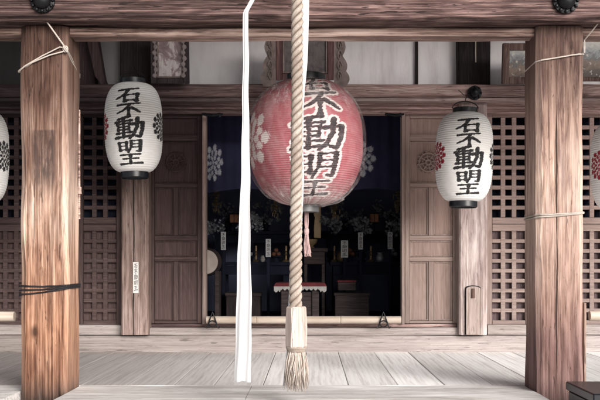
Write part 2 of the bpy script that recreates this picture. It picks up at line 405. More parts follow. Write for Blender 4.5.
PY0, PY1 = 5.10, 5.40          # front pillars, near and far faces
zc = (Z(395, 5.1) + 2.86) / 2  # pillar origin height
zz = lambda py: Z(py, 5.1) - zc
xl = lambda px: X(px, 5.1) - X(42.75, 5.1)
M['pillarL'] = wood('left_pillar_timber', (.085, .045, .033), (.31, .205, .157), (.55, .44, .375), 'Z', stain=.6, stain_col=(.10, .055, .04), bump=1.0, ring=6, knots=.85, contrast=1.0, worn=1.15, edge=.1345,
    grad=[(zz(399), (.2, .18, .18)), (zz(378), (.6, .44, .36)), (zz(330), (.85, .62, .48)), (zz(260), (1.1, .93, .82)), (zz(205), (1.35, 1.32, 1.28)), (zz(150), (.75, .68, .66)), (zz(95), (.33, .265, .245)), (zz(22), (.15, .11, .1))],  # weathered tones up the height; eave shade painted in at the top
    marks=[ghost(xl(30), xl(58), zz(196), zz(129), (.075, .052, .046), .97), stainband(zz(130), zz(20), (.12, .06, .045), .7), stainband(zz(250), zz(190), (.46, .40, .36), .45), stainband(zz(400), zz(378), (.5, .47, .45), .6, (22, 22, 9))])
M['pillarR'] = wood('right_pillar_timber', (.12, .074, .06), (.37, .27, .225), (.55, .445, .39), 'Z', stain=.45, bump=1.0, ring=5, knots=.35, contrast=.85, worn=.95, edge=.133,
    grad=[(zz(398), (.42, .34, .36)), (zz(345), (.44, .34, .36)), (zz(300), (.75, .64, .62)), (zz(250), (1.05, .96, .93)), (zz(180), (1.2, 1.12, 1.06)), (zz(120), (.75, .66, .63)), (zz(70), (.36, .30, .285)), (zz(22), (.2, .155, .15))],  # reddish foot and weathered middle; eave shade painted in at the top
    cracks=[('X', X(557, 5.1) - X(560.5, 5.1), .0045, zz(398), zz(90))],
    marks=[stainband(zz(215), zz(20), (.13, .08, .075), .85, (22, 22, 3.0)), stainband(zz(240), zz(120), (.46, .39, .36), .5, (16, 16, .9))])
PZ0, PZ1 = Z(335, 7.5), 2.85
pz = (PZ0 + PZ1 + 1.0) / 2
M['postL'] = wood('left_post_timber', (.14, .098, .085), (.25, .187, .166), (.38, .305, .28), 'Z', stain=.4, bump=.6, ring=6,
    grad=[(-1.5, (1.15, 1.1, 1.1)), (.0, (.9, .85, .83)), (.5, (.5, .45, .45)), (1.5, (.14, .12, .13))], cracks=[('X', -.01, .005, -1.45, .6)])  # shade at the top of the post painted into the colour
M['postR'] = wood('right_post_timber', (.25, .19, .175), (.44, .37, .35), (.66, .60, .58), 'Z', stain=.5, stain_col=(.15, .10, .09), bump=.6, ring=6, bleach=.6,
    grad=[(-1.5, (.82, .79, .79)), (.2, (1, .96, .96)), (.6, (.7, .62, .62)), (1.5, (.35, .29, .3))])  # upper end darkened to paint in the shade there
M['patch'] = wood('patch_timber', (.20, .15, .13), (.33, .265, .24), (.44, .375, .35), 'Z', stain=.25, bump=.4)
M['handle'] = wood('pale_handle_wood', (.36, .28, .245), (.50, .41, .365), (.62, .54, .495), 'Z', stain=.15, bump=.3, contrast=.8)
M['iron'] = plain('black_iron', (.012, .012, .014), .45, .3, 30, .5, .6, .5)
M['lacquer'] = plain('black_lacquer', (.007, .0075, .012), .3, .3, 10, .05, 0, .5)
M['cord'] = plain('pale_cord', (.40, .35, .31), .9, .2, 120, .5)
M['cord_dark'] = plain('black_cord', (.014, .012, .014), .8, .3, 120, .5)
M['ring'] = plain('black_hoop', (.010, .012, .016), .35, .2, 12, .1, 0, .5)
M['altar'] = plain('dull_black_altar', (.010, .0115, .021), .85, .4, 8, .1, 0, .08)
M['hoop_grey'] = plain('grey_hoop', (.085, .085, .088), .45, .35, 20, .2, 0, .5)
M['gold'] = plain('old_gold', (.20, .14, .08), .5, .3, 25, .3, .5, .5)
M['goldpaper'] = plain('cream_gilt', (.75, .56, .34), .6, .2, 14, .2)
M['redcloth'] = plain('red_brocade', (.10, .016, .02), .85, .5, 60, .4)
M['whitecloth'] = plain('white_fringe', (.30, .29, .28), .9, .2, 60, .4)
M['leaf'] = plain('silver_leaf', (.20, .21, .23), .5, .6, 20, .2, .3, .5)
M['dimwood'] = wood('altar_timber', (.022, .016, .016), (.04, .03, .03), (.07, .052, .052), 'X', bump=.3)
M['lampbox'] = plain('orange_lamp_paper', (.45, .20, .12), .7, .25, 40, .1)
M['navy'] = plain('navy_wall', (.17, .19, .30), .9, .4, 3, .1)
M['pink'] = plain('pink_thread', (.38, .26, .25), .9, .35, 90, .6)
M['hide'] = plain('drum_hide', (.40, .34, .31), .8, .25, 12, .2)

# ------------------------------------------------------------------ setting: ground, deck
me = boxes([(-150, 150, -150, 150, -.2, 0)], 0); structure(link('ground', me, M['ground']))
FL = .76
vs = []
bm = bmesh.new()
x = -4.55; k = 0
edges = [X(338, 7.56), X(374, 7.56), X(408, 7.56), X(443, 7.56), X(477, 7.56)]
xs = [edges[0]]
while xs[0] > -4.6: xs.insert(0, xs[0] - random.uniform(.24, .33))
xs += edges[1:]
while xs[-1] < 4.6: xs.append(xs[-1] + random.uniform(.26, .32))
for a, b in zip(xs, xs[1:]):
    m_ = timber(a + .0035, b - .0035, 5.43, 7.575, FL - .04, FL + random.uniform(-.002, .001), .0015, .0008, .12, a); bm.from_mesh(m_); bpy.data.meshes.remove(m_)
def board_floor_material():
    t = NT('veranda_boards'); c = t.coord(rnd=False); s = t.n_sep(c)
    # each board gets its own tone through a stepped noise across the deck
    idx = t.n('ShaderNodeAttribute', attribute_name='board').outputs['Fac']
    off = t.n('ShaderNodeCombineXYZ'); t.set(off.inputs[1], t.math('MULTIPLY', idx, 91.7)); t.set(off.inputs[0], t.math('MULTIPLY', idx, 17.3))
    v = t.n('ShaderNodeVectorMath', operation='ADD'); t.set(v.inputs[0], c); t.set(v.inputs[1], off.outputs[0]); cc = v.outputs[0]
    rg = t.wave(t.map(cc, (1, .12, 1), loc=(.2, 0, .3)), 9, 5, 3, 1.5, 'RINGS', 'Y')
    st = t.noise(t.map(cc, (28, 1.1, 28)), 1, 5, .6, .5); fb = t.noise(t.map(cc, (160, 4, 160)), 1, 3)
    tone = t.math('ADD', t.math('MULTIPLY', rg, .12), t.math('ADD', t.math('MULTIPLY', st, .7), t.math('MULTIPLY', fb, .38)))
    col = t.ramp(tone, [(.42, (.33, .315, .31)), (.58, (.42, .41, .405)), (.68, (.45, .445, .445))])
    pt = t.noise(t.map(cc, (7, 1.1, 7)), 1, 5, .65, .2)
    col = t.mix(t.rng(pt, .52, .72, 0, .35), col, (.27, .24, .225))
    col = t.mix(1, col, t.ramp(idx, [(0, (.78, .77, .76)), (1, (1.1, 1.1, 1.1))]), 'MULTIPLY')
    col = t.mix(1, col, t.ramp(t.rng(s[0], -2.6, 2.4), [(0, (.75, .69, .67)), (.22, (1.15, 1.08, 1.06)), (.45, (1.75, 1.72, 1.71)), (.7, (2.15, 2.17, 2.18)), (1, (2.25, 2.29, 2.32))]), 'MULTIPLY')  # browner boards at left; light from the right painted across the deck
    return t.bsdf(col, .75, t.bump(tone, .5, .004), .25)
me = bpy.data.meshes.new('m'); bm.to_mesh(me); bm.free()
# board index attribute from x position
a_ = np.empty(len(me.vertices) * 3); me.vertices.foreach_get('co', a_); a_ = a_.reshape(-1, 3)
bi = np.clip(np.searchsorted(np.array(xs), a_[:, 0]) - 1, 0, len(xs)); rv = rng.random(len(xs) + 2)
at = me.attributes.new('board', 'FLOAT', 'POINT'); at.data.foreach_set('value', rv[bi].astype(np.float32))
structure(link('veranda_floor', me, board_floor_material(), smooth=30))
bm = bmesh.new()
XL0, XL1, XR0, XR1 = X(19, 5.1) - .006, X(66.5, 5.1) + .006, X(537, 5.1) - .006, X(584, 5.1) + .006
for (a, b, y0_, y1_) in ((-4.6, XL0, 4.79, 5.405), (XL1, -.35, 4.79, 5.405), (-.346, XR0, 4.79, 5.405), (XR1, 4.6, 4.79, 5.405), (-4.6, 4.6, 5.41, 5.425)):
    m_ = timber(a, b, y0_, y1_, FL - .09, FL + (.012 if y0_ < 5 else .010), .014 if y0_ < 5 else .003, .003 if y0_ < 5 else .0005, .08, a); bm.from_mesh(m_); bpy.data.meshes.remove(m_)
me = bpy.data.meshes.new('m'); bm.to_mesh(me); bm.free()
structure(link('veranda_edge', me, M['edge'], smooth=35))
me = boxes([(-4.6, XL0, 4.95, 5.1, .42, FL - .095), (XL1, XR0, 4.95, 5.1, .42, FL - .095), (XR1, 4.6, 4.95, 5.1, .42, FL - .095), (-4.6, 4.6, 5.43, 7.5, FL - .075, FL - .055)] + [(x_, x_ + .2, 5.12, 5.32, .0, FL - .095) for x_ in (-4.4, -2.9, -.9, 0.1, .9, 2.9, 4.2)], .006)
structure(link('veranda_footing', me, M['wallL_x']))

# ------------------------------------------------------------------ hall building
hall = thing('temple_hall', 'old timber temple hall with plaster wall band and a wide open doorway', 'building', (0, 7.6, 0))
YW = 7.70
def part(name, me, m, parent=hall, **k): return link(name, me, m, parent, **k)
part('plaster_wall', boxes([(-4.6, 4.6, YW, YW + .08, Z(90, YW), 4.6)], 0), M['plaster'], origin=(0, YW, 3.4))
# header beam crossing in front of posts, its worn pale lip, the grooved lintel below
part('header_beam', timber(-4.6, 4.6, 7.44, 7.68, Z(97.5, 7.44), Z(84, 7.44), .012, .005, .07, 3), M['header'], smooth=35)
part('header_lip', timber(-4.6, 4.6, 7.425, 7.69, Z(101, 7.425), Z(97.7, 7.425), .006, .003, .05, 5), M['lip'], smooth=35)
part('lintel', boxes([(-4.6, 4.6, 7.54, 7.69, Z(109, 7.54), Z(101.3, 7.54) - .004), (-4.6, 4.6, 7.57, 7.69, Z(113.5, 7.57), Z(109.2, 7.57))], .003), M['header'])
# base: sill beam, upper rail, threshold
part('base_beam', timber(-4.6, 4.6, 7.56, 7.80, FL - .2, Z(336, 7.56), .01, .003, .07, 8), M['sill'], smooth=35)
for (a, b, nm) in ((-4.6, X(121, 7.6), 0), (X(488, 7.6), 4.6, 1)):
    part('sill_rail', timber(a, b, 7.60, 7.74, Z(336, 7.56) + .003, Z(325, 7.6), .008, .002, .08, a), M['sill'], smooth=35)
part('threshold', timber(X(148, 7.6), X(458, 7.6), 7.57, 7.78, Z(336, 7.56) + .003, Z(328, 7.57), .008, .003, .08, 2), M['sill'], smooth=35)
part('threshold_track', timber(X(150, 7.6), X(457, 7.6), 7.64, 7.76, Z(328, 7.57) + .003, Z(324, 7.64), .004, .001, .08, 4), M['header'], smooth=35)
# inside room
IX0, IX1, IY, IZ = -2.6, 2.6, 10.6, 4.6
part('inner_wall', boxes([(IX0 - .05, IX0, 7.8, IY, .5, IZ), (IX1, IX1 + .05, 7.8, IY, .5, IZ), (IX0, IX1, IY, IY + .05, .5, IZ)], 0), M['navy'])
M['navy_floor'] = plain('inner_floor', (.02, .022, .036), .8, .4, 5, .1, 0, .1)
part('inner_floor', boxes([(IX0, IX1, 7.81, IY, .7, Z(330, 7.57))], 0), M['navy_floor'])
part('inner_ceiling', boxes([(IX0, IX1, 7.81, IY, 3.6, 3.65)], 0), M['dark'])
part('wall_backing', boxes([(-4.6, X(206, 7.8), 7.785, 7.805, .72, 3.5), (X(402, 7.8), 4.6, 7.785, 7.805, .72, 3.5)], 0), M['altar'])
# jambs of the doorway
part('door_jamb', timber(X(202.5, 7.6), X(206, 7.6), 7.58, 7.70, Z(324, 7.6), Z(113, 7.57), .003, .001, .1, 1), M['wallR_z'], smooth=35)
part('door_jamb', timber(X(401.5, 7.6), X(404.5, 7.6), 7.58, 7.70, Z(324, 7.6), Z(113, 7.57), .003, .001, .1, 6), M['wallR_z'], smooth=35)
# roof: deep eave with rafters
def roof():
    y0, z0, y1, z1 = 4.15, 3.9, 11.5, 6.1; th = .12
    bm = bmesh.new(); s = (z1 - z0) / (y1 - y0)
    q = [(y0, z0), (y1, z1), (y1, z1 + th), (y0, z0 + th)]
    A = [bm.verts.new((-5.6, y, z)) for y, z in q]; B = [bm.verts.new((5.6, y, z)) for y, z in q]
    bm.faces.new(A); bm.faces.new(B[::-1])
    for i in range(4): bm.faces.new((A[i], B[i], B[(i + 1) % 4], A[(i + 1) % 4]))
    part('roof', bm2(bm), M['wallL_x'])
    bm = bmesh.new()
    for i in range(26):
        xx = -5.3 + i * .424
        q = [(y0 + .05, z0 - .11), (8.2, z0 + s * 5.05 - .11), (8.2, z0 + s * 5.05 - .004), (y0 + .05, z0 + .005)]
        A = [bm.verts.new((xx, y, z)) for y, z in q]; B = [bm.verts.new((xx + .09, y, z)) for y, z in q]
        bm.faces.new(A); bm.faces.new(B[::-1])
        for k in range(4): bm.faces.new((A[k], B[k], B[(k + 1) % 4], A[(k + 1) % 4]))
    part('rafters', bm2(bm), M['wallL_x'])
roof()
part('end_wall', boxes([(-4.68, -4.61, 7.5, IY, 0, 4.7), (4.61, 4.68, 7.5, IY, 0, 4.7), (-4.6, 4.6, IY + .06, IY + .12, 0, 5.7)], 0), M['plaster'])
# thin batten and upright boards in the plaster band, left bracket
part('wall_batten', timber(X(415.5, 7.66), X(418.2, 7.66), 7.66, 7.70, Z(84, 7.44), 3.5, .002, .001, .1, 1), M['dark'], smooth=35)
part('wall_batten', timber(X(78, 7.6), X(95, 7.6), 7.62, 7.70, Z(84, 7.44), 3.5, .004, .002, .1, 2), M['wallL_z'], smooth=35)
bm = bmesh.new(); prism([(X(86, 7.5), Z(36, 7.5)), (X(97, 7.5), Z(36, 7.5)), (X(104, 7.5), Z(78, 7.5)), (X(107, 7.5), Z(86, 7.5)), (X(101, 7.5), Z(84, 7.5)), (X(95, 7.5), Z(76, 7.5))], 7.5, 7.6, bm)
part('bracket', bm2(bm), M['wallL_z'])
# small iron pivots at the top of the doorway
for a, b in ((202, 223), (385, 404)):
    bm = bmesh.new(); tube([(X(a, 7.5), 7.5, Z(114, 7.5)), (X((a + b) / 2, 7.5), 7.49, Z(115.5, 7.5)), (X(b, 7.5), 7.5, Z(114, 7.5))], [.010, .017, .008], 8, bm=bm)
    tube([(X(b - 4, 7.5), 7.5, Z(113, 7.5)), (X(b - 3, 7.5), 7.5, Z(117.5, 7.5))], .012, 8, bm=bm)
    part('iron_pivot', bm2(bm), M['iron'])

# posts (upper part runs behind the header up into the plaster band)
def post(x0, x1, m, label, ux0, ux1):
    t = thing('wall_post', label, 'post', ((X(x0, 7.5) + X(x1, 7.5)) / 2, 7.6, PZ0), 'posts of the hall wall')
    o = link('shaft', timber(X(x0, 7.5), X(x1, 7.5), 7.50, 7.72, PZ0, Z(101, 7.425) - .002, .012, .003, .05, x0), m, t, smooth=35)
    o2 = link('upper_shaft', timber(X(ux0, 7.58), X(ux1, 7.58), 7.58, 7.699, Z(84, 7.44) + .003, 3.6, .01, .003, .05, x0 + 3), M['dark'], t, smooth=35)
    return t
pl = post(121, 148.5, M['postL'], 'brown wall post with a long crack and a small white paper slip', 120, 150)
pr = post(459.5, 487.5, M['postR'], 'pale worn wall post with an arch topped repair patch at its foot', 458, 491)
bm = bmesh.new(); w0, w1 = X(466, 7.49), X(480, 7.49); zb, zt = PZ0 + .004, Z(289, 7.49)
cx = (w0 + w1) / 2; hw = (w1 - w0) / 2
poly = [(w0, zb), (w1, zb), (w1, zt)] + [(cx + hw * math.cos(a), zt + .022 * math.sin(a)) for a in np.linspace(.2, math.pi - .2, 9)] + [(w0, zt)]
prism(poly, 7.470, 7.495, bm)
link('repair_patch', bm2(bm), M['patch'], pr, smooth=20)
bm = bmesh.new(); prism([(a_ + (a_ - cx) * .13, b_ + (.008 if b_ > zb + .1 else 0)) for a_, b_ in poly], 7.4955, 7.4995, bm); link('patch_shadow_gap', bm2(bm), M['dark'], pr)
bm = bmesh.new(); tube([(X(473, 7.47), 7.474, Z(288.5, 7.47)), (X(473, 7.47), 7.472, Z(298, 7.47))], [.016, .018], 10, bm=bm)
link('notch', bm2(bm), plain('notch_brown', (.10, .06, .05), .8), pr)
# paper slip on the left post, painted characters
def slip_mesh(x0, x1, z0, z1, y, glyphs, box=False):
    nu, nv = 40, int(40 * (z1 - z0) / (x1 - x0)); u = np.linspace(x0, x1, nu)[None, :].repeat(nv, 0); v = np.linspace(z0, z1, nv)[:, None].repeat(nu, 1)
    P = np.stack([u, np.full_like(u, y) + .0015 * np.sin(v * 40), v], -1)
    w = (x1 - x0) * .62; h = (z1 - z0) * .9 / len(glyphs); rows = [(g, (x0 + x1) / 2, z1 - (z1 - z0) * .05 - i * h, w, h * .86) for i, g in enumerate(glyphs)]
    d = text_df(u, v, rows); pt = np.zeros(u.shape + (3,)); pt[..., 0] = step(d, .0015)
    return gridmesh(P, pt)
M['slip'] = painted('paper_slip', (.72, .70, .68)); M['tagpaper'] = painted('altar_tag', (.42, .43, .45))
link('paper_slip', slip_mesh(X(133, 7.49), X(138.5, 7.49), Z(293, 7.49), Z(262, 7.49), 7.492, ['ishi', 'fu', 'dou', 'mei', 'ou']), M['slip'], pl)

# ------------------------------------------------------------------ doors
def wheel(cx, y, cz, r):
    bm = bmesh.new()
    for rad, w in ((r, .008), (r * .62, .005), (r * .27, .009)):
        tube([(cx + rad * math.cos(a), y, cz + rad * math.sin(a)) for a in np.linspace(0, 2 * math.pi, 40, endpoint=False)], w, 6, True, bm)
    for i in range(8):
        a = i * math.pi / 4 + .2; ca, sa = math.cos(a), math.sin(a)
        tube([(cx + ca * r * .2, y, cz + sa * r * .2), (cx + ca * r * .6, y - .003, cz + sa * r * .6), (cx + ca * r, y, cz + sa * r), (cx + ca * r * 1.25, y, cz + sa * r * 1.25)], [.004, .007, .005, .008], 6, False, bm)
        b = a + math.pi / 8
        tube([(cx + math.cos(b) * r * 1.04, y, cz + math.sin(b) * r * 1.04), (cx + math.cos(b) * r * 1.2, y, cz + math.sin(b) * r * 1.2)], [.007, .005], 6, False, bm)
    return bm2(bm)
def door(x0, x1, wcx, side, label, dy=0.0):
    Y = 7.62; zf = lambda p: Z(p, Y); xf = lambda p: X(p, Y)
    mz, mx, mp = (M['wallL_z'], M['wallL_x'], M['door_panelL']) if side < 0 else (M['wallR_z'], M['wallR_x'], M['door_panelR'])
    t = thing('panelled_door', label, 'door', ((xf(x0) + xf(x1)) / 2, Y, zf(328)), 'carved doors beside the doorway')
    sw = 4.6; zt, zb = 114, 323.6
    rails = [(114, 118), (134.5, 141), (144, 147) if False else (183, 187.5), (235.5, 240.5), (257, 261.5), (321, 323.6)]
    for a, b in ((x0, x0 + sw), (x1 - sw, x1)):
        link('stile', boxes([(xf(a), xf(b), Y, Y + .045, zf(zb), zf(zt))], .003), mz, t)
    for (a, b) in rails:
        link('rail', boxes([(xf(x0 + sw) + .001, xf(x1 - sw) - .001, Y + .003, Y + .043, zf(b), zf(a))], .003), mx, t)
    cxm = (x0 + x1) / 2
    for (a, b) in ((187.5, 235.5), (261.5, 321)):
        link('muntin', boxes([(xf(cxm - 2.6), xf(cxm + 2.6), Y + .004, Y + .042, zf(b) + .001, zf(a) - .001)], .003), mz, t)
        # inner mouldings of the tall panels
    mould = []
    for (pa, pb, qa, qb) in ((x0 + sw, x1 - sw, 141, 183), (x0 + sw, x1 - sw, 240.5, 257), (x0 + sw, cxm - 2.6, 187.5, 235.5), (cxm + 2.6, x1 - sw, 187.5, 235.5), (x0 + sw, cxm - 2.6, 261.5, 321), (cxm + 2.6, x1 - sw, 261.5, 321)):
        g = 1.3; X0, X1, Z0, Z1 = xf(pa) + .002, xf(pb) - .002, zf(qb) + .002, zf(qa) - .002; gg = .010
        mould += [(X0, X0 + gg, Y + .013, Y + .035, Z0, Z1), (X1 - gg, X1, Y + .013, Y + .035, Z0, Z1), (X0 + gg, X1 - gg, Y + .013, Y + .035, Z0, Z0 + gg), (X0 + gg, X1 - gg, Y + .013, Y + .035, Z1 - gg, Z1)]
    link('moulding', boxes(mould, .003), mz, t)
    p = link('panel', boxes([(xf(x0 + 1), xf(x1 - 1), Y + .026, Y + .034, zf(zb - 1), zf(zt + 1))], 0), mp, t)
    o = link('wheel_ornament', wheel(xf(wcx), Y + .018, zf(162), 9.2 / F * Y), mx, t, smooth=40)
    return t
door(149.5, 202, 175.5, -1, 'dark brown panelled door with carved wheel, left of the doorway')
door(405, 457.5, 428.5, 1, 'pale brown panelled door with carved wheel, right of the doorway')

# ------------------------------------------------------------------ lattice screens
def lattice(x0, side, label):
    Y = 7.64; xf = lambda p: X(p, Y); zf = lambda p: Z(p, Y); x1 = x0 + 44.4
    mz, mx = (M['wallL_z'], M['wallL_x']) if side < 0 else (M['wallR_z'], M['wallR_x'])
    t = thing('lattice_screen', label, 'lattice screen', ((xf(x0) + xf(x1)) / 2, Y, zf(325)), 'lattice screens of the side bays')
    g = .002
    for a, b in ((x0, x0 + 5.6), (x1 - 5.4, x1 - .2)): link('stile', boxes([(xf(a), xf(b), Y, Y + .05, zf(324.6), zf(114))], .003), mz, t)
    for a, b in ((114, 117), (217.5, 223.8), (224.4, 231), (320.5, 324.6)): link('rail', boxes([(xf(x0 + 5.6) + g, xf(x1 - 5.4) - g, Y + .003, Y + .047, zf(b), zf(a))], .003), mx, t)
    for nm_, za_, zb2, n in (('upper_lattice', 117, 217.5, 10), ('lower_lattice', 231, 320.5, 9)):
        bars = [(xf(c - 2.2), xf(c + 2.2), Y + .008, Y + .036, zf(zb2) + g, zf(za_) - g) for c in (x0 + 5.6 + 11.07 * k for k in (1, 2))]
        for k in range(1, n): z_ = za_ + (zb2 - za_) * k / n; bars.append((xf(x0 + 5.6) + g, xf(x1 - 5.4) - g, Y + .011, Y + .040, zf(z_ + 1.9), zf(z_ - 1.9)))
        link(nm_, boxes(bars, .002), mx, t)
    link('backing_board', boxes([(xf(x0 + 4), xf(x1 - 4), Y + .052, Y + .06, zf(322), zf(226))], 0), M['door_panelL'] if side < 0 else wood_dimR, t)
    link('dark_backing', boxes([(xf(x0 + 4), xf(x1 - 4), Y + .10, Y + .105, zf(225), zf(115))], 0), M['altar'], t)
wood_dimR = wood('dim_backing', (.075, .05, .052), (.12, .085, .09), (.18, .13, .135), 'Z', bump=.2)
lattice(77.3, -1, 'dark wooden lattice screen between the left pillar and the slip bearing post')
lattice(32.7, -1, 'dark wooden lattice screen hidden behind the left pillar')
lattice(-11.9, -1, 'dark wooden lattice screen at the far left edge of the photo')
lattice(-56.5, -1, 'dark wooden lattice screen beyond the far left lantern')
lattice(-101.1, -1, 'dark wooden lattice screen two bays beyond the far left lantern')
lattice(664.7, 1, 'pale lattice screen two bays beyond the far right lantern')
lattice(486.6, 1, 'pale lattice screen between the patched post and the right pillar')
lattice(531.1, 1, 'pale lattice screen hidden behind the right pillar')
lattice(575.6, 1, 'pale lattice screen at the far right edge of the photo')
lattice(620.1, 1, 'pale lattice screen beyond the far right lantern')

# ------------------------------------------------------------------ front pillars and beams
def pillar(x0, x1, m, label):
    me = timber(X(x0, 5.1), X(x1, 5.1), PY0, PY1, .004, 2.852, .028, .006, .035, x0)
    o = link('veranda_pillar', me, m, origin=((X(x0, 5.1) + X(x1, 5.1)) / 2, (PY0 + PY1) / 2, zc), smooth=40)
    return tag(o, label, 'pillar', 'pillars at the veranda edge')
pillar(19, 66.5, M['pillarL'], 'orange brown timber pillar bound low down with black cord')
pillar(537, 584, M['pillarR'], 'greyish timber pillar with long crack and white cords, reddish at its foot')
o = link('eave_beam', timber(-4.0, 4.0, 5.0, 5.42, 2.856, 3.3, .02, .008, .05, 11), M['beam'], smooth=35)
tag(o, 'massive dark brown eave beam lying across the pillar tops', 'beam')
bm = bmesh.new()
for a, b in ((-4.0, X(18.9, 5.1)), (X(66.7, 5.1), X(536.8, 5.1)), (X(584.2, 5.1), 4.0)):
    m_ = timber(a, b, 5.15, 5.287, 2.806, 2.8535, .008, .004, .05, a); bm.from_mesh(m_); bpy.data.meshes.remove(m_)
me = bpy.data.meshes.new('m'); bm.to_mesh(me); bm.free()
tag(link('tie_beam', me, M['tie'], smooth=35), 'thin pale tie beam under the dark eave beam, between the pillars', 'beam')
# thin strip nailed on the sides of the pillars
tag(link('side_strip', timber(X(584.2, 5.2), X(586.4, 5.2), 5.2, 5.25, Z(385, 5.2), Z(303, 5.2), .002, .001, .05, 1), M['pillarR'], smooth=35), 'thin wooden strip fixed up the outer side of the right pillar', 'strip')
bm = bmesh.new(); tube([(X(79.2, 5.39), 5.39, Z(y, 5.39)) for y in np.linspace(110, 219, 12)], .007, 8, bm=bm); tube([(X(79.2, 5.39), 5.39, Z(187, 5.39)), (X(79.5, 5.39), 5.39, Z(194, 5.39))], .013, 8, bm=bm)
tag(link('side_rod', bm2(bm), M['tie'], smooth=60), 'slim wooden rod running up the inner side of the left pillar', 'rod')

def boss(px, py, Y, r, label, m=M['iron'], n=12):
    bm = bmesh.new(); cx, cz = X(px, Y), Z(py, Y)
    prof = [(r, 0), (r * .98, -.012), (r * .72, -.016), (r * .66, -.034), (r * .4, -.052), (r * .12, -.058)]
    lathe([(a, b) for a, b in prof], 36, (cx, Y, cz), bm, 'Y')
    for i in range(n):
        a = 2 * math.pi * i / n
        lathe([(r * .15, 0), (r * .15, -.018), (r * .09, -.026), (.001, -.028)], 8, (cx + math.cos(a) * r * .86, Y, cz + math.sin(a) * r * .86), bm, 'Y')
    return tag(link('iron_boss', bm2(bm), m, smooth=35), label, 'iron boss', 'iron bosses on the beams')
boss(43, 1, 4.995, .068, 'black iron boss on the eave beam above the left pillar')
boss(565.5, 1, 4.995, .072, 'black iron boss on the eave beam above the right pillar')
boss(474.5, 93, 7.42, .060, 'small black iron boss on the header above the right lantern', n=8)

# ------------------------------------------------------------------ cords on the pillars
def wrap_cord(x0, x1, zl, zr, r, turns, m, off=.0, sag=.0):
    """cord round a pillar, height zl on the left side, zr on the right"""
    bm = bmesh.new(); xa, xb = X(x0, 5.1) - r, X(x1, 5.1) + r; ya, yb = PY0 - r * .9, PY1 + r; ch = .03
    loop = [(xa, yb - ch), (xa, ya + ch), (xa + ch, ya), (xb - ch, ya), (xb, ya + ch), (xb, yb - ch), (xb - ch, yb), (xa + ch, yb)]
    pts = []
    for k in range(turns):
        for i in range(8):
            p, q = loop[i], loop[(i + 1) % 8]
            for s in range(6):
                f_ = s / 6; x_ = p[0] + (q[0] - p[0]) * f_; y_ = p[1] + (q[1] - p[1]) * f_
                u = (x_ - xa) / (xb - xa); z_ = zl + (zr - zl) * u - sag * math.sin(u * math.pi) + off * (k + (i * 6 + s) / 48) * (1 - .7 * u)
                z_ += .0022 * mnoise.noise(Vector((x_ * 20, k * 3.1, 0)))
                pts.append((x_, y_, z_))
    tube(pts, r, 6, bm=bm)
    return bm
bm = wrap_cord(19, 66.5, Z(296, 5.08), Z(289, 5.08), .0055, 3, None, .026, .006)
tag(link('black_cord', bm2(bm), M['cord_dark'], smooth=60), 'black cord wound slantwise round the lower left pillar', 'cord')
bm = wrap_cord(537, 584, Z(217.5, 5.08), Z(213, 5.08), .0055, 2, None, .014, .004)
tag(link('white_cord', bm2(bm), M['cord'], smooth=60), 'white cord wound twice round the middle of the right pillar', 'cord')
bm = wrap_cord(537, 584, Z(60.5, 5.08), Z(52.5, 5.08), .0045, 1, None, .004, .0)
tube([(X(584.5, 5.15), 5.15, Z(40, 5.15)), (X(592, 5.1), 5.1, Z(31, 5.1)), (X(604, 5.05), 5.05, Z(16, 5.05)), (X(640, 4.9), 4.9, Z(-30, 4.9))], .004, 6, bm=bm)
tube([(X(584.5, 5.09), 5.09, Z(53, 5.09)), (X(584.6, 5.12), 5.12, Z(46, 5.12)), (X(584.5, 5.15), 5.15, Z(40, 5.15))], .004, 6, bm=bm)
tag(link('white_cord', bm2(bm), M['cord'], smooth=60), 'thin pale cord tied round the top of the right pillar', 'cord')
# left knotted cord
bm = bmesh.new(); Yc = 5.085; q = lambda a, b, y=Yc: (X(a, y), y, Z(b, y))
tube([q(5, -38, 4.9), q(31, 0, 4.99), q(50, 26, 5.06), q(65, 47)], .0045, 6, bm=bm)
tube([q(65, 48), q(60, 47), q(42, 56), q(25, 66), q(18.7, 71, 5.1), q(18.7, 72, 5.3), (X(19, 5.1), 5.405, Z(71, 5.3)), (X(50, 5.1), 5.407, Z(70, 5.4)), (X(66, 5.1), 5.407, Z(74, 5.4)), q(79.4, 78, 5.40), q(77.5, 73, 5.36), q(71.5, 58, 5.20), q(67.2, 50, 5.10)], .0045, 6, bm=bm)
tube([q(18.8, 72, 5.12), q(32, 62.5), q(50, 55), q(65, 51)], .0045, 6, bm=bm)
tube([q(66, 49), q(70.8, 60, 5.18), q(75.5, 68, 5.29), q(78.4, 77, 5.37)], .0045, 6, bm=bm)
for k in range(3): tube([q(65.5 + 2.2 * math.cos(a + k), 49 + 3 * math.sin(a + k * 2), Yc - .004 * k) for a in np.linspace(0, 2 * math.pi, 10, endpoint=False)], .0048, 6, True, bm)
tag(link('knotted_cord', bm2(bm), M['cord'], smooth=60), 'pale cord looped and knotted round the top of the left pillar', 'cord')

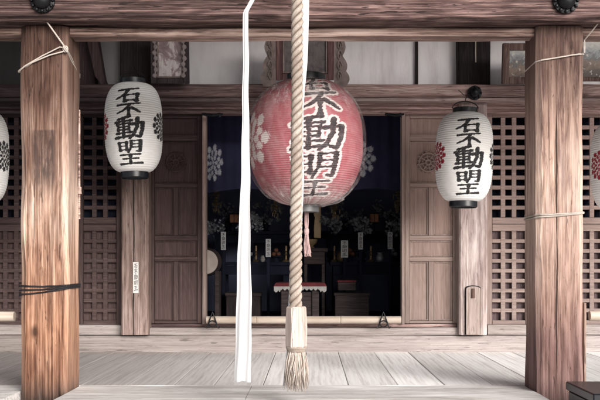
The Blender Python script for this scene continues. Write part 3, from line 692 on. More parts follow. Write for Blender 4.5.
# ------------------------------------------------------------------ bamboo poles
def bamboo_mat():
    t = NT('bamboo'); c = t.coord(); n = t.noise(t.map(c, (1.5, 40, 40)), 1, 4); n2 = t.noise(c, 3, 3)
    col = t.ramp(n, [(.3, (.38, .31, .25)), (.7, (.56, .48, .41))]); col = t.mix(t.rng(n2, .45, .7, 0, .35), col, (.28, .2, .14))
    return t.bsdf(col, .5, t.bump(n, .2, .002), .4)
M['bamboo'] = bamboo_mat()
def bamboo(xa, xb, y, z, r, label, step_=.31, group='bamboo poles laid as rails'):
    prof = []; x_ = xa; nodes = [xa + .07 + i * step_ for i in range(20)]
    xs_ = sorted(set(list(np.linspace(xa, xb, 60)) + [nd + d for nd in nodes for d in (-.012, -.004, 0, .004, .012) if xa < nd + d < xb]))
    for x_ in xs_:
        d = min(abs(x_ - nd) for nd in nodes); rr = r * (1 + (.10 if d < .002 else (-.06 if d < .006 else (.03 if d < .014 else 0))))
        prof.append((rr, x_))
    me = lathe(prof, 20, (0, y, z), axis='X')
    return tag(link('bamboo_pole', me, M['bamboo'], smooth=60), label, 'bamboo pole', group)
bamboo(X(206.5, 7.5), X(401, 7.5), 7.5, Z(320, 7.5), .031, 'pale bamboo pole laid low across the doorway', .35)
bamboo(-3.9, X(17.5, 5.3), 5.25, Z(316.5, 5.25), .029, 'pale bamboo rail end reaching the left pillar')
bamboo(X(586.8, 5.3), 3.9, 5.25, Z(316, 5.25), .029, 'pale bamboo rail starting at the right pillar')
def stand(px, label):
    Y = 7.45; bm = bmesh.new(); s = .055; c = X(px, Y); z0 = Z(327, Y)
    z0 = Z(328, 7.57) + .006
    tube([(c - s * .85, Y + .0, z0 - .0), (c - s * .55, Y, z0 + .05), (c - .004, Y, z0 + .125), (c, Y, z0 + .135)], [.006, .006, .005, .003], 6, bm=bm)
    tube([(c + s * .85, Y + .0, z0 - .0), (c + s * .55, Y, z0 + .05), (c + .004, Y, z0 + .125), (c, Y, z0 + .135)], [.006, .006, .005, .003], 6, bm=bm)
    tube([(c + .03 * math.cos(a), Y - .006, z0 + .036 + .026 * math.sin(a)) for a in np.linspace(0, 2 * math.pi, 16, endpoint=False)], .005, 6, True, bm)
    tube([(c - s * .85, Y, z0), (c - s * 1.1, Y, z0 + .012)], .006, 6, bm=bm); tube([(c + s * .85, Y, z0), (c + s * 1.1, Y, z0 + .012)], .006, 6, bm=bm)
    bm2_ = bm2(bm); bm2_.transform(__import__('mathutils').Matrix.Translation((0, .13, 0)) @ __import__('mathutils').Matrix.Identity(4))
    me = bm2_
    for v in me.vertices: v.co.y -= .0
    return tag(link('iron_stand', me, M['iron'], smooth=60), label, 'iron stand', 'iron stands under the bamboo pole')
o = stand(212.5, 'black iron fork stand at the left end of the doorway pole'); o.location.y -= .125
o = stand(383.5, 'black iron fork stand near the right end of the doorway pole'); o.location.y -= .125

# ------------------------------------------------------------------ white lanterns
M['paper'] = painted('white_lantern_paper', (.90, .895, .885))
def lantern_surface(Rm, Rend, H, ribs, pw, pe, nu, nv, amp, painter):
    s = np.linspace(-1, 1, nv); r = Rend + (Rm - Rend) * (1 - np.abs(s) ** pw) ** pe
    r = r * (1 - .03 * np.clip(-s, 0, 1) ** 2)
    ph = (s + 1) / 2 * ribs * 2 * np.pi
    r = r - amp * (1 - np.abs(np.cos(ph / 2))) * 1.0
    th = np.linspace(0, 2 * np.pi, nu, endpoint=False)
    TH, SS = np.meshgrid(th, s); RR = np.repeat(r[:, None], nu, 1)
    RR = RR * (1 + .006 * np.sin(TH * 3 + SS * 2) + .003 * np.sin(TH * 11 + SS * 9))
    # angle 0 faces the camera (-Y), positive towards +X
    P = np.stack([RR * np.sin(TH), -RR * np.cos(TH), SS * H / 2], -1)
    A = (TH + np.pi) % (2 * np.pi) - np.pi
    return gridmesh(P, painter(A * Rm, SS * H / 2, A, SS), wrap=True)
WH = 88 / F * 7.0; WR = 28.6 / F * 7.0
px7 = 7.0 / F
def paint_white(u, v, A, SS):
    pt = np.zeros(u.shape + (3,))
    rows = [('ishi', .002, 37.5 * px7, 26.5 * px7, 14 * px7), ('fu', .002, 22.5 * px7, 24 * px7, 13.5 * px7), ('dou', .0, 8.5 * px7, 28 * px7, 21 * px7), ('mei', .0, -13.5 * px7, 25 * px7, 12.5 * px7), ('ou', .0, -26.5 * px7, 26 * px7, 10.5 * px7)]
    uu = u + v * .02; v = v + 1.7 * px7
    pt[..., 0] = step(text_df(uu, v, rows) - .0026, .0015)
    a0 = R(78)
    for sgn, ch in ((1, 0), (-1, 1)):
        d = crest_df(u - sgn * a0 * WR, v - 1.7 * px7, .118) + wobble(u * 14, v * 14, 5, .003)
        pt[..., ch] = np.maximum(pt[..., ch], step(d, .0022))
    return pt
white_me = lantern_surface(WR, .104, WH, 40, 3.4, .52, 640, 440, .0030, paint_white)
def make_white():
    t = thing('paper_lantern', 'x', 'lantern', (0, 0, 0), 'white paper lanterns under the eave')
    o = bpy.data.objects.new('paper_body', white_me); COL.objects.link(o); o.parent = t
    if not white_me.materials: white_me.materials.append(M['paper'])
    h = WH / 2
    link('bottom_hoop', lathe([(.098, -h + .006), (.108, -h + .004), (.109, -h - .040), (.100, -h - .048), (.097, -h - .01)], 48), M['ring'], t, smooth=35)
    link('top_hoop', lathe([(.090, h - .006), (.096, h - .004), (.097, h + .040), (.088, h + .042), (.086, h + .01)], 48), M['ring'], t, smooth=35)
    bm = bmesh.new(); tube([(.100 * math.cos(a), 0, h + .04 + .055 * math.sin(a)) for a in np.linspace(0, math.pi, 14)], .004, 6, bm=bm)
    tube([(0, 0, h + .094), (.0, .0, h + .11), (.008, .0, h + .13), (.0, 0, h + .145)], .0035, 6, bm=bm)
    link('wire_bail', bm2(bm), M['iron'], t, smooth=60)
    return t
def copy_tree(o):
    r = o.copy(); COL.objects.link(r)
    for ch in list(o.children):
        c = ch.copy(); COL.objects.link(c); c.parent = r
    return r
proto = make_white()
specs = [(133.8, 128.3, 7.0, 1.5, -1.0, 'white paper lantern with brushed writing and black crest, left of the dark door'),
         (464.2, 157.5, 7.0, 0, 1.2, 'white paper lantern hanging lower before the pale patched post, red crest at its left'),
         (-22.5, 157, 6.6, -2, 0, 'white paper lantern cut off by the left edge, showing a black crest'),
         (620, 166.5, 7.0, 16, 0, 'white paper lantern cut off by the right edge, showing a dark red crest')]
for i, (px, py, Y, rz, tilt, lab) in enumerate(specs):
    o = proto if i == 0 else copy_tree(proto)
    o.location = (X(px, Y), Y, Z(py, Y)); o.rotation_euler = (0, R(tilt), R(rz)); o['label'] = lab
    h = WH / 2
    if i == 0:
        pts = [(X(px, Y), Y, Z(py, Y) + h + .13), (X(px, Y), Y + .1, Z(py, Y) + h + .2), (X(px, Y), 7.43, Z(90, 7.43))]
# hanging wires to the wall / rafters, parts of each lantern
for o in [x for x in COL.objects if x.name.startswith('paper_lantern')]:
    x_, y_, z_ = o.location; h = WH / 2
    bm = bmesh.new()
    top = Vector((x_ + .02, 7.40, min(z_ + h + .35, 2.93))) if x_ < 2 and x_ > -2 else Vector((x_, y_, 3.9))
    tube([(x_, y_, z_ + h + .14), ((x_ + top.x) / 2, (y_ + top.y) / 2, (z_ + h + .14 + top.z) / 2 + .003), top], .003, 6, bm=bm)
    me = bm2(bm); q_ = link('hanging_wire', me, M['iron'])
    loc = Vector(q_.location); q_.parent = o
    bpy.context.view_layer.update()
    q_.matrix_parent_inverse = o.matrix_world.inverted()
    q_.location = loc

# ------------------------------------------------------------------ big red lantern
RY = 6.0; RR_ = 57.5 / F * RY; RH = 124 / F * RY; px6 = RY / F
M['redpaper'] = painted('red_lantern_paper', (.31, .085, .10), ink=(.012, .012, .014), white=(.60, .53, .51), kind='redpaper', rough=.6)
def paint_red(u, v, A, SS):
    pt = np.zeros(u.shape + (3,)); c = 12.5 * px6
    rows = [('ishi', c, 60 * px6, 46 * px6, 15 * px6), ('fu', c + .01, 44 * px6, 48 * px6, 26 * px6), ('dou', c, 17.5 * px6, 50 * px6, 32 * px6), ('mei', c - .005, -15 * px6, 47 * px6, 25 * px6), ('ou', c, -41 * px6, 42 * px6, 15 * px6)]
    d = text_df(u - v * .03, v, rows)
    ink = step(d, .0018); halo = step(d - .017, .002) * (1 - ink)
    pt[..., 0] = ink; pt[..., 2] = halo
    for ang in (-66, 140):
        for (du, dv, k) in ((0, 0, 1),):
            dd = crest_df(u - R(ang) * RR_, v + .0, .19, 7, 5, 1.4) + wobble(u * 7, v * 7, 6, .006)
            pt[..., 2] = np.maximum(pt[..., 2], step(dd, .004))
    # cream foot of the paper, with white sheen painted in as streaks
    ft = np.clip((-SS - .72) / .28, 0, 1) ** 1.2 * (.55 + .35 * np.sin(A * 38 + np.sin(A * 9) * 3))
    pt[..., 2] = np.maximum(pt[..., 2], np.clip(ft, 0, .85) * (1 - pt[..., 0] * .7))
    tp = np.clip((SS - .86) / .14, 0, 1) * .4  # glare at the top, painted into the paper
    pt[..., 2] = np.maximum(pt[..., 2], tp)
    return pt
big = thing('red_lantern', 'big faded red paper lantern wrapped in clear plastic, above the doorway', 'lantern', (X(306, RY), RY, Z(143, RY)))
me = lantern_surface(RR_, .10, RH, 60, 2.25, .50, 900, 600, .0034, paint_red)
o = bpy.data.objects.new('paper_body', me); COL.objects.link(o); o.parent = big; me.materials.append(M['redpaper'])
h = RH / 2; bl = Vector(big.location)
def at(me, off=(0, 0, 0)): me.transform(__import__('mathutils').Matrix.Translation(bl + Vector(off))); return me
link('bottom_hoop', at(lathe([(.075, -h + .012), (.086, -h + .006), (.088, -h - .046), (.078, -h - .05), (.07, -h - .01)], 48), (.0, 0, -.0)), M['hoop_grey'], big, smooth=35)
link('top_hoop', at(lathe([(.11, h - .012), (.13, h - .006), (.13, h + .04), (.11, h + .045), (.09, h + .01)], 48)), M['ring'], big, smooth=35)
link('hanging_wire', at(tube([(0, 0, h + .03), (0, 0, h + .4), (0, -.02, 4.2 - bl.z)], .006, 8)), M['iron'], big)
# clear plastic wrap
def plastic():
    t = NT('clear_plastic'); c = t.coord(rnd=False); s = t.n_sep(c)
    ang = t.math('ARCTAN2', s[0], s[1]); cc = t.n('ShaderNodeCombineXYZ'); t.set(cc.inputs[0], t.math('MULTIPLY', ang, 7)); t.set(cc.inputs[1], t.math('MULTIPLY', s[2], 4.0))
    n = t.noise(cc.outputs[0], 1.3, 6, .62, 1.6); n2 = t.noise(c, 12, 5, .6, 1.2)
    rid = t.math('ABSOLUTE', t.math('SUBTRACT', n, .5)); line = t.rng(rid, .0, .03, 1, 0)
    low = t.rng(t.math('ABSOLUTE', t.math('ADD', s[2], .03)), .2, .42, .12, 1)
    haze = t.rng(n2, .4, .7, .04, .5)
    f = t.math('ADD', t.math('MULTIPLY', t.math('MULTIPLY', line, low), .42), t.math('MULTIPLY', haze, t.rng(low, .12, 1, .16, .85)), clamp=True)  # pale film paints crease highlights and haze, strongest at foot and top
    tr = t.n('ShaderNodeBsdfTransparent'); tr.inputs[0].default_value = (1, 1, 1, 1)
    df = t.n('ShaderNodeBsdfPrincipled'); df.inputs['Base Color'].default_value = (.74, .70, .69, 1); df.inputs['Roughness'].default_value = .22
    nr = t.bump(t.math('ADD', n, n2), .9, .02); t.set(df.inputs['Normal'], nr)
    gl = t.n('ShaderNodeBsdfGlossy'); gl.inputs['Roughness'].default_value = .15; gl.inputs[0].default_value = (.9, .9, .92, 1); t.set(gl.inputs['Normal'], nr)
    m1 = t.n('ShaderNodeMixShader'); t.set(m1.inputs[0], f); t.set(m1.inputs[1], tr.outputs[0]); t.set(m1.inputs[2], df.outputs[0])
    lw = t.n('ShaderNodeLayerWeight'); lw.inputs[0].default_value = .25; t.set(lw.inputs['Normal'], nr)
    m2 = t.n('ShaderNodeMixShader'); t.set(m2.inputs[0], t.math('MULTIPLY', lw.outputs[0], .14)); t.set(m2.inputs[1], m1.outputs[0]); t.set(m2.inputs[2], gl.outputs[0])
    t.t.links.new(m2.outputs[0], t.out.inputs[0]); return t.m
nv, nu = 90, 220; s_ = np.linspace(-1.02, .98, nv); th = np.linspace(0, 2 * np.pi, nu, endpoint=False); TH, SS = np.meshgrid(th, s_)
r_ = .085 + (RR_ + .006 - .085) * (1 - np.clip(np.abs(SS), 0, 1) ** 2.3) ** .5
r_ = r_ + .010 + .008 * np.sin(TH * 17 + np.sin(SS * 5) * 2) * np.clip(np.abs(SS) - .3, 0, 1) + .004 * np.sin(TH * 29 + SS * 12)
P = np.stack([r_ * np.sin(TH) + .02 * (SS < -.9) * 1.0, -r_ * np.cos(TH), SS * RH / 2 - .004], -1)
me = gridmesh(P, None, True); o = bpy.data.objects.new('plastic_cover', me); COL.objects.link(o); o.parent = big; me.materials.append(plastic())
# tassel cords below
bm = bmesh.new()
TX = X(306.5, RY); zt_ = Z(206, RY)
for i in range(3): tube([(TX + .008 * (i - 1), RY, zt_), (TX + .010 * (i - 1), RY, Z(222, RY)), (TX + .006 * (i - 1), RY, Z(233, RY))], .0045, 6, bm=bm)
for i in range(46):
    a = random.random() * 6.28; rr0 = random.random() * .012; rr1 = rr0 + random.uniform(.004, .018); ln = random.uniform(.8, 1)
    z0 = Z(234, RY); z1 = z0 - (z0 - Z(257, RY)) * ln
    tube([(TX + rr0 * math.cos(a), RY + rr0 * math.sin(a), z0), (TX + rr1 * .8 * math.cos(a), RY + rr1 * .8 * math.sin(a), (z0 + z1) / 2), (TX + .008 + rr1 * math.cos(a), RY + rr1 * math.sin(a), z1)], .0026, 4, bm=bm)
lathe([(.004, .03), (.016, .02), (.018, 0), (.013, -.02), (.004, -.024)], 12, (TX, RY, Z(232, RY)), bm)
link('tassel', bm2(bm), M['pink'], big)

# ------------------------------------------------------------------ bell rope
def rope_mat():
    t = NT('hemp_rope'); c = t.coord(rnd=False); n = t.noise(t.map(c, (90, 90, 60)), 1, 5, .7, 1); n2 = t.noise(c, 3.2, 4)
    fw = t.wave(t.map(c, (1, 1, 1), rot=(0, R(38), 0)), 70, 2, 2, 3, 'BANDS', 'X')
    col = t.ramp(n, [(.3, (.36, .295, .25)), (.65, (.62, .56, .50))]); col = t.mix(t.rng(n2, .38, .62, 0, .65), col, (.24, .18, .145))
    col = t.mix(t.math('MULTIPLY', fw, .25), col, (.3, .22, .17))
    at_ = t.n('ShaderNodeAttribute', attribute_name='cav').outputs['Fac']
    col = t.mix(t.math('MULTIPLY', at_, .8), col, (.13, .075, .05))  # shadow between the strands, painted into the grooves
    return t.bsdf(col, .9, t.bump(t.math('ADD', n, fw), .6, .004), .15)
M['rope'] = rope_mat()
YR = 4.65
rope = thing('bell_rope', 'thick twisted hemp bell rope with hexagonal wooden grip and frayed tassel', 'rope', (X(296, YR), YR, Z(392, YR)))
def rope_center(z):
    py = HY + (EYE - z) * F / YR
    return X(297.2 - 1.3 * min(1, max(0, py / 300)) + .4 * math.sin(py / 60), YR), YR
zt, zb = 3.85, Z(308, YR)
for k_ in range(3):
    nst = 420; ns = 14; V = []; cav = []
    R0 = .0165; rs = .0155
    for i in range(nst + 1):
        z_ = zb + (zt - zb) * i / nst; ph = 2 * math.pi * (z_ / .125) + k_ * 2 * math.pi / 3
        cx, cy = rope_center(z_); thick = 1 + .1 * max(0, min(1, (2.4 - z_) / 1.4))
        c_ = np.array([cx + R0 * thick * math.cos(ph), cy + R0 * thick * math.sin(ph), z_])
        rad = np.array([math.cos(ph), math.sin(ph), 0]); tan = np.array([-math.sin(ph) * R0 * 2 * math.pi / .125, math.cos(ph) * R0 * 2 * math.pi / .125, 1]); tan /= np.linalg.norm(tan)
        bi_ = np.cross(tan, rad); row = []
        for j in range(ns):
            a = 2 * math.pi * j / ns; rr = rs * thick * (1 + .05 * math.sin(a * 5 + i * .9))
            row.append(c_ + (rad * math.cos(a) + bi_ * math.sin(a)) * rr); cav.append(np.clip((.78 - math.cos(a)) * 1.5, 0, 1))
        V.append(row)
    me = gridmesh(np.array(V), None, True); at_ = me.attributes.new('cav', 'FLOAT', 'POINT'); at_.data.foreach_set('value', np.array(cav, np.float32))
    link('strand', me, M['rope'], rope)
bm = bmesh.new(); cx, cy = X(296.3, YR), YR
for (z0, z1, r0, r1) in ((Z(347.5, YR), Z(306.5, YR), .0585, .055),):
    ring = []
    hx = [[bm.verts.new((cx + r * math.cos(math.pi / 3 * i + .12), cy + r * math.sin(math.pi / 3 * i + .12), z_)) for i in range(6)] for z_, r in ((z0, r0 - .006), (z0 + .008, r0), ((z0 + z1) / 2, (r0 + r1) / 2), (z1 - .008, r1), (z1, r1 - .008))]
    for A_, B_ in zip(hx, hx[1:]):
        for i in range(6): bm.faces.new((A_[i], A_[(i + 1) % 6], B_[(i + 1) % 6], B_[i]))
    bm.faces.new(hx[0][::-1]); bm.faces.new(hx[-1])
bmesh.ops.bevel(bm, geom=[e for e in bm.edges if abs(e.verts[0].co.z - e.verts[1].co.z) > .01], offset=.008, segments=3, affect='EDGES')
link('wooden_grip', bm2(bm), M['handle'], rope, smooth=25)
bm = bmesh.new()
for k_ in range(3):
    zz_ = Z(348 + k_ * 1.5, YR); tube([(cx + (.049 - .003 * k_) * math.cos(a), cy + (.049 - .003 * k_) * math.sin(a), zz_ + .002 * math.sin(a * 2)) for a in np.linspace(0, 2 * math.pi, 28, endpoint=False)], .0055, 8, True, bm)
lathe([(.042, .02), (.044, 0), (.04, -.03)], 20, (cx, cy, Z(349, YR)), bm)
link('binding', bm2(bm), M['rope'], rope, smooth=60)
def fibre_mat():
    t = NT('frayed_fibre'); c = t.coord(rnd=False); n = t.noise(t.map(c, (110, 110, 8)), 1, 4); n2 = t.noise(t.map(c, (25, 25, 10)), 1, 3)
    col = t.ramp(n, [(.3, (.33, .265, .225)), (.6, (.56, .49, .44)), (.8, (.68, .62, .58))]); col = t.mix(t.rng(n2, .5, .75, 0, .5), col, (.33, .22, .16))
    return t.bsdf(col, .9, None, .15)
M['fibre'] = fibre_mat()
bm = bmesh.new(); z0 = Z(351, YR)
for i in range(520):
    a = random.random() * 2 * math.pi; q0 = .042 * math.sqrt(random.random()); fl = random.uniform(1.0, 1.6); q1 = q0 * fl + .006
    ln = random.uniform(.55, 1) * (z0 - Z(391.5, YR)) * (1 if random.random() > .08 else 1.04); w_ = random.uniform(-.012, .012); w2 = random.uniform(-.01, .01)
    pts = [(cx + q0 * math.cos(a), cy + q0 * math.sin(a), z0 + .01)]
    for f_ in (.3, .6, 1):
        qq = q0 + (q1 - q0) * f_ ** .7; aa = a + w_ * 20 * f_
        pts.append((cx + qq * math.cos(aa) + w2 * f_ * f_ + .004 * math.sin(i + f_ * 5), cy + qq * math.sin(aa), z0 - ln * f_))
    tube(pts, [.0028, .0028, .0024, .0012], 4, bm=bm)
link('tassel', bm2(bm), M['fibre'], rope, smooth=180)

# ------------------------------------------------------------------ white cloth strips
def cloth_mat():
    t = NT('white_cotton'); c = t.coord(rnd=False); n = t.noise(t.map(c, (10, 10, 1.2)), 1, 4); w1 = t.noise(c, 300, 2)
    col = t.mix(t.rng(n, .45, .8, 0, .4), (.64, .635, .64), (.55, .54, .55))
    m = t.bsdf(col, .85, t.bump(t.math('ADD', n, t.math('MULTIPLY', w1, .2)), .25, .01), .1)
    return m
M['cloth'] = cloth_mat()
def strip(name, rows, Y, thick, label, cat, folds=1.5, amp=.007, nu=28):
    """rows: (py, x_left px, x_right px, y offset)"""
    ny = 220; pys = np.linspace(rows[0][0], rows[-1][0], ny); a = np.array(rows)
    L = np.interp(pys, a[:, 0], a[:, 1]); Rr = np.interp(pys, a[:, 0], a[:, 2]); O = np.interp(pys, a[:, 0], a[:, 3])
    P = np.zeros((ny, nu * 2, 3))
    for i in range(ny):
        u = np.linspace(0, 1, nu); wpx = Rr[i] - L[i]; A_ = amp * min(1, wpx / 12)
        yy = Y + O[i] + A_ * np.sin(u * folds * np.pi * 2 + pys[i] * .006) + A_ * .5 * np.sin(u * 11 + pys[i] * .021)
        e = .3 * math.sin(pys[i] * .045) + .25 * math.sin(pys[i] * .11 + 1)
        xx = np.array([X(L[i] + e + wpx * k, Y) for k in u]); z_ = Z(pys[i], Y) + (.004 * np.sin(u * 5) if i == ny - 1 else 0)
        P[i, :nu] = np.stack([xx, yy, np.full(nu, 1.0) * z_], -1); P[i, nu:] = np.stack([xx[::-1], yy[::-1] + thick, np.full(nu, 1.0) * z_], -1)
    me = gridmesh(P, None, True)
    return tag(link(name, me, M['cloth']), label, cat)
strip('cloth_strip', [(-90, 254, 259, 0), (-20, 252.5, 257.5, 0), (0, 249.8, 254.3, 0), (6, 247, 251.3, -.01), (12, 243.4, 248.2, -.015), (16, 242.8, 248.2, -.01), (60, 243, 248.6, 0), (120, 242.2, 249.2, 0), (200, 240, 250, 0), (300, 236, 251.5, 0), (381.5, 234.3, 251.2, 0)], 4.62, .004, 'long white cotton cloth strip hanging left of the bell rope, widening downwards', 'cloth strip')
strip('ribbon', [(-90, 303, 311, 0), (0, 301, 308.8, 0), (40, 300.6, 308.2, 0), (80, 299, 306, 0), (110, 298, 303.6, 0), (200, 297, 303.2, 0), (245, 293, 301.5, 0), (285, 288.6, 293, 0), (306, 288, 291.2, 0), (352, 286.5, 289, 0), (386, 283.5, 285.6, 0)], 4.74, .002, 'narrow white ribbon hanging close behind the bell rope', 'ribbon', 1, .003, 10)

# ------------------------------------------------------------------ plaques and pictures above the header
def plaque_panel_mat(name, a, b, sc=9):
    t = NT(name); c = t.coord(rnd=False); n = t.noise(c, sc, 6, .7, .8); n2 = t.noise(t.map(c, (50, 50, 10)), 1, 4)
    col = t.ramp(n, [(.36, a), (.47, mul(a, 1.5)), (.53, b)]); col = t.mix(t.rng(n2, .4, .7, 0, .4), col, mul(a, .7))
    return t.bsdf(col, .8, t.bump(n, .5, .008))
def frame4(x0, x1, z0, z1, w, y0, y1): return [(x0, x0 + w, y0, y1, z0, z1), (x1 - w, x1, y0, y1, z0, z1), (x0 + w + .001, x1 - w - .001, y0 + .002, y1, z0, z0 + w), (x0 + w + .001, x1 - w - .001, y0 + .002, y1, z1 - w, z1)]
def tilt(t_, ang): t_.rotation_euler = (R(ang), 0, 0)
def plaque(x0, x1, y0, y1, Y, label, panel, framem, lip, scal, tiltdeg, carve=None):
    t = thing('wall_plaque', label, 'plaque', (X((x0 + x1) / 2, Y), Y, Z(y1, Y)), 'plaques hung above the header')
    a, b, c, d = X(x0, Y), X(x1, Y), Z(y1, Y), Z(y0, Y)
    link('frame', boxes(frame4(a, b, c, d, lip, Y, Y + .05), .004), framem, t)
    link('inner_frame', boxes(frame4(a + lip + .003, b - lip - .003, c + lip + .003, d - lip - .003, .012, Y + .012, Y + .045), .002), carve or M['gold'], t)
    link('panel', boxes([(a + lip, b - lip, Y + .03, Y + .042, c + lip, d - lip)], 0), panel, t)
    if scal:
        for sgn, xe in ((-1, a), (1, b)):
            bm = bmesh.new(); poly = []; n = 60; w = scal
            for i in range(n + 1):
                f_ = i / n; zz_ = c - .05 + (d - c + .08) * f_
                ww = w * (.75 + .25 * abs(math.sin(f_ * math.pi * 4))) + .012 * math.sin(f_ * 9)
                poly.append((xe + sgn * (ww + .03 * (1 - f_)), zz_))
            poly += [(xe + sgn * .002, d + .03), (xe + sgn * .002, c - .05)]
            prism(poly, Y + .005, Y + .04, bm)
            for i in range(5):
                zz_ = c + (d - c) * (i + .4) / 5
                tube([(xe + sgn * (w * .5 + .02 * math.cos(q_) * (1 - q_ / 9)), Y - .003, zz_ + .045 * math.sin(q_) * (1 - q_ / 9)) for q_ in np.linspace(0, 7.5, 22)], .0065, 6, bm=bm)
            link('carved_side', bm2(bm), carve2, t, smooth=35)
    tilt(t, tiltdeg); return t
carve2 = plain('worn_carving', (.17, .13, .12), .7, .5, 25, .5)
M['plq_dark'] = wood('plaque_frame_dark', (.02, .014, .016), (.035, .025, .028), (.06, .045, .045), 'Z', bump=.3)
M['plq_red'] = wood('plaque_frame_red', (.06, .028, .03), (.11, .055, .055), (.2, .13, .12), 'Z', bump=.3)
M['plq_brown'] = wood('picture_frame_brown', (.06, .035, .03), (.11, .068, .06), (.2, .14, .125), 'Z', bump=.3)
plaque(151, 189, 34, 83.5, 7.3, 'dark framed plaque with flaking pale panel, left above the header', plaque_panel_mat('flaking_panel', (.16, .12, .125), (.50, .45, .45), 7), M['plq_dark'], .045, 0, 6, carve2)
t_ = [o for o in COL.objects if o.get('category') == 'plaque'][0]; Y = 7.3
for sx in (155.5, 184.0):
    bm = bmesh.new()
    for k in range(7):
        px_ = sx + (.8 if k % 2 else -.6); py_ = 42 + k * 5.6
        lathe([(.001, -.014), (.016, -.010), (.020, 0)], 8, (X(px_, Y), Y - .001, Z(py_, Y)), bm, 'Y', cap=False)
        if k: tube([(X(px_, Y), Y - .006, Z(py_, Y)), (X(sx + (.8 if (k - 1) % 2 else -.6), Y), Y - .006, Z(py_ - 5.6, Y))], .007, 6, bm=bm)
    o_ = link('scalloped_edge', bm2(bm), plain('pale_scallop', (.20, .165, .165), .8), t_, smooth=50)
    ang = t_.rotation_euler.x; d_ = Vector(o_.location)
plaque(276, 334, 30, 80, 7.05, 'large plaque with scrolled carved sides behind the red lantern', plaque_panel_mat('grey_panel', (.07, .06, .062), (.12, .105, .10), 14), M['plq_red'], .05, .085, 8, carve2)
def painting_mat(name, seed):
    t = NT(name); c = t.coord(rnd=False); s = t.n_sep(c); n = t.noise(t.map(c, (1, 1, 1), loc=(seed, 0, seed)), 14, 5, .7, 1)
    hgt = t.math('ADD', t.rng(s[2], -.15, .15), t.math('MULTIPLY', t.math('SUBTRACT', n, .5), .9))
    col = t.ramp(hgt, [(.15, (.07, .045, .035)), (.38, (.17, .11, .08)), (.5, (.08, .078, .08)), (.62, (.18, .19, .20)), (.85, (.36, .345, .32))])
    n3 = t.noise(c, 32, 3); col = t.mix(t.rng(n3, .6, .66, 0, .7), col, (.5, .45, .42))
    return t.bsdf(col, .35, None, .5)
def picture(x0, x1, y0, y1, Y, label, m, tl, lip):
    t = thing('framed_picture', label, 'picture', (X((x0 + x1) / 2, Y), Y, Z(y1, Y)), 'framed pictures above the header')
    a, b, c, d = X(x0, Y), X(x1, Y), Z(y1, Y), Z(y0, Y)
    link('frame', boxes(frame4(a, b, c, d, lip, Y, Y + .04), .004), M['plq_brown'], t)
    link('canvas', boxes([(a + lip, b - lip, Y + .02, Y + .03, c + lip, d - lip)], 0), m, t); tilt(t, tl)
picture(502, 552, 44, 84, 7.2, 'brown framed picture of a pale scene, left of the right pillar', painting_mat('painted_scene_grey', 2.0), 8, .055)
picture(556, 640, 34, 81, 7.0, 'framed picture of a sky over brown trees, right of the right pillar', painting_mat('painted_scene_warm', 5.0), 6, .03)
# short white string on the right upper post
tag(link('string', tube([(X(475.8, 7.56), 7.565, Z(34, 7.56)), (X(475.6, 7.56), 7.565, Z(52, 7.56)), (X(475.9, 7.56), 7.568, Z(62, 7.56))], .006, 6), M['cord']), 'short pale string hanging on the dark upper post above the right lantern', 'string')

# ------------------------------------------------------------------ inside the doorway
M['curtain'] = painted('navy_curtain', (.028, .028, .058), white=(.42, .42, .46), kind='cloth', rough=.95, spec=.05)
Yk = 8.2; nu, nv = 520, 190
xa, xb, za, zb_ = X(196, Yk), X(412, Yk), Z(192, Yk), Z(100, Yk)
u = np.linspace(xa, xb, nu)[None, :].repeat(nv, 0); v = np.linspace(za, zb_, nv)[:, None].repeat(nu, 1)
fold = .012 * np.sin(u * 9) + .006 * np.sin(u * 31 + v * 3) * (1.3 - (v - za) / (zb_ - za)) + .004 * np.sin(u * 60)
vv = v - .03 * np.cos(u * 5.4) * (1 - (v - za) / (zb_ - za))
P = np.stack([u, Yk + fold, vv], -1); pt = np.zeros(u.shape + (3,))
for (cx_, cy_, sx) in ((213.5, 163, .52), (361, 161, .8)):
    rr = 19 / F * Yk
    d = crest_df((u - X(cx_, Yk)) / sx, v - Z(cy_, Yk), rr, 9, 6, 1.2) + wobble(u * 9, v * 9, 6, .006)
    pt[..., 2] = np.maximum(pt[..., 2], step(d, .004))
o = tag(link('doorway_curtain', gridmesh(P, pt), M['curtain']), 'dark navy curtain with faint white crests across the top of the doorway', 'curtain')
IF = Z(330, 7.57)
def iX(p, Y): return X(p, Y)
# altar tiers
def table(name, x0, x1, ytop, Y0, Y1, label, m, legw=.06, cat='altar table', apron=.09, group=None):
    a, b, zt_ = X(x0, Y0), X(x1, Y0), Z(ytop, Y0)
    t = thing(name, label, cat, ((a + b) / 2, (Y0 + Y1) / 2, IF), group)
    link('table_top', boxes([(a, b, Y0, Y1, zt_ - .035, zt_)], .006), m, t)
    link('apron', boxes([(a + .03, b - .03, Y0 + .03, Y0 + .05, zt_ - .036 - apron, zt_ - .037)], .003), m, t)
    for xx in (a + .03, b - .03 - legw):
        for yy in (Y0 + .055, Y1 - .03 - legw):
            link('leg', boxes([(xx, xx + legw, yy, yy + legw, IF + .002, zt_ - .037)], .004), m, t)
    return t
table('altar_table', 216, 292, 262, 8.9, 9.3, 'long black altar table on the left inside the hall', M['altar'])
table('altar_table', 330, 402, 262, 8.9, 9.3, 'long black altar table on the right inside the hall', M['altar'])
table('offering_table', 301, 328, 248, 8.7, 9.0, 'small brown offering table at the middle of the altar', M['dimwood'], .03, 'offering table', .12)
table('altar_shelf', 212, 402, 231, 9.6, 10.0, 'wide black raised shelf at the back of the altar', M['altar'], .08, 'altar shelf')
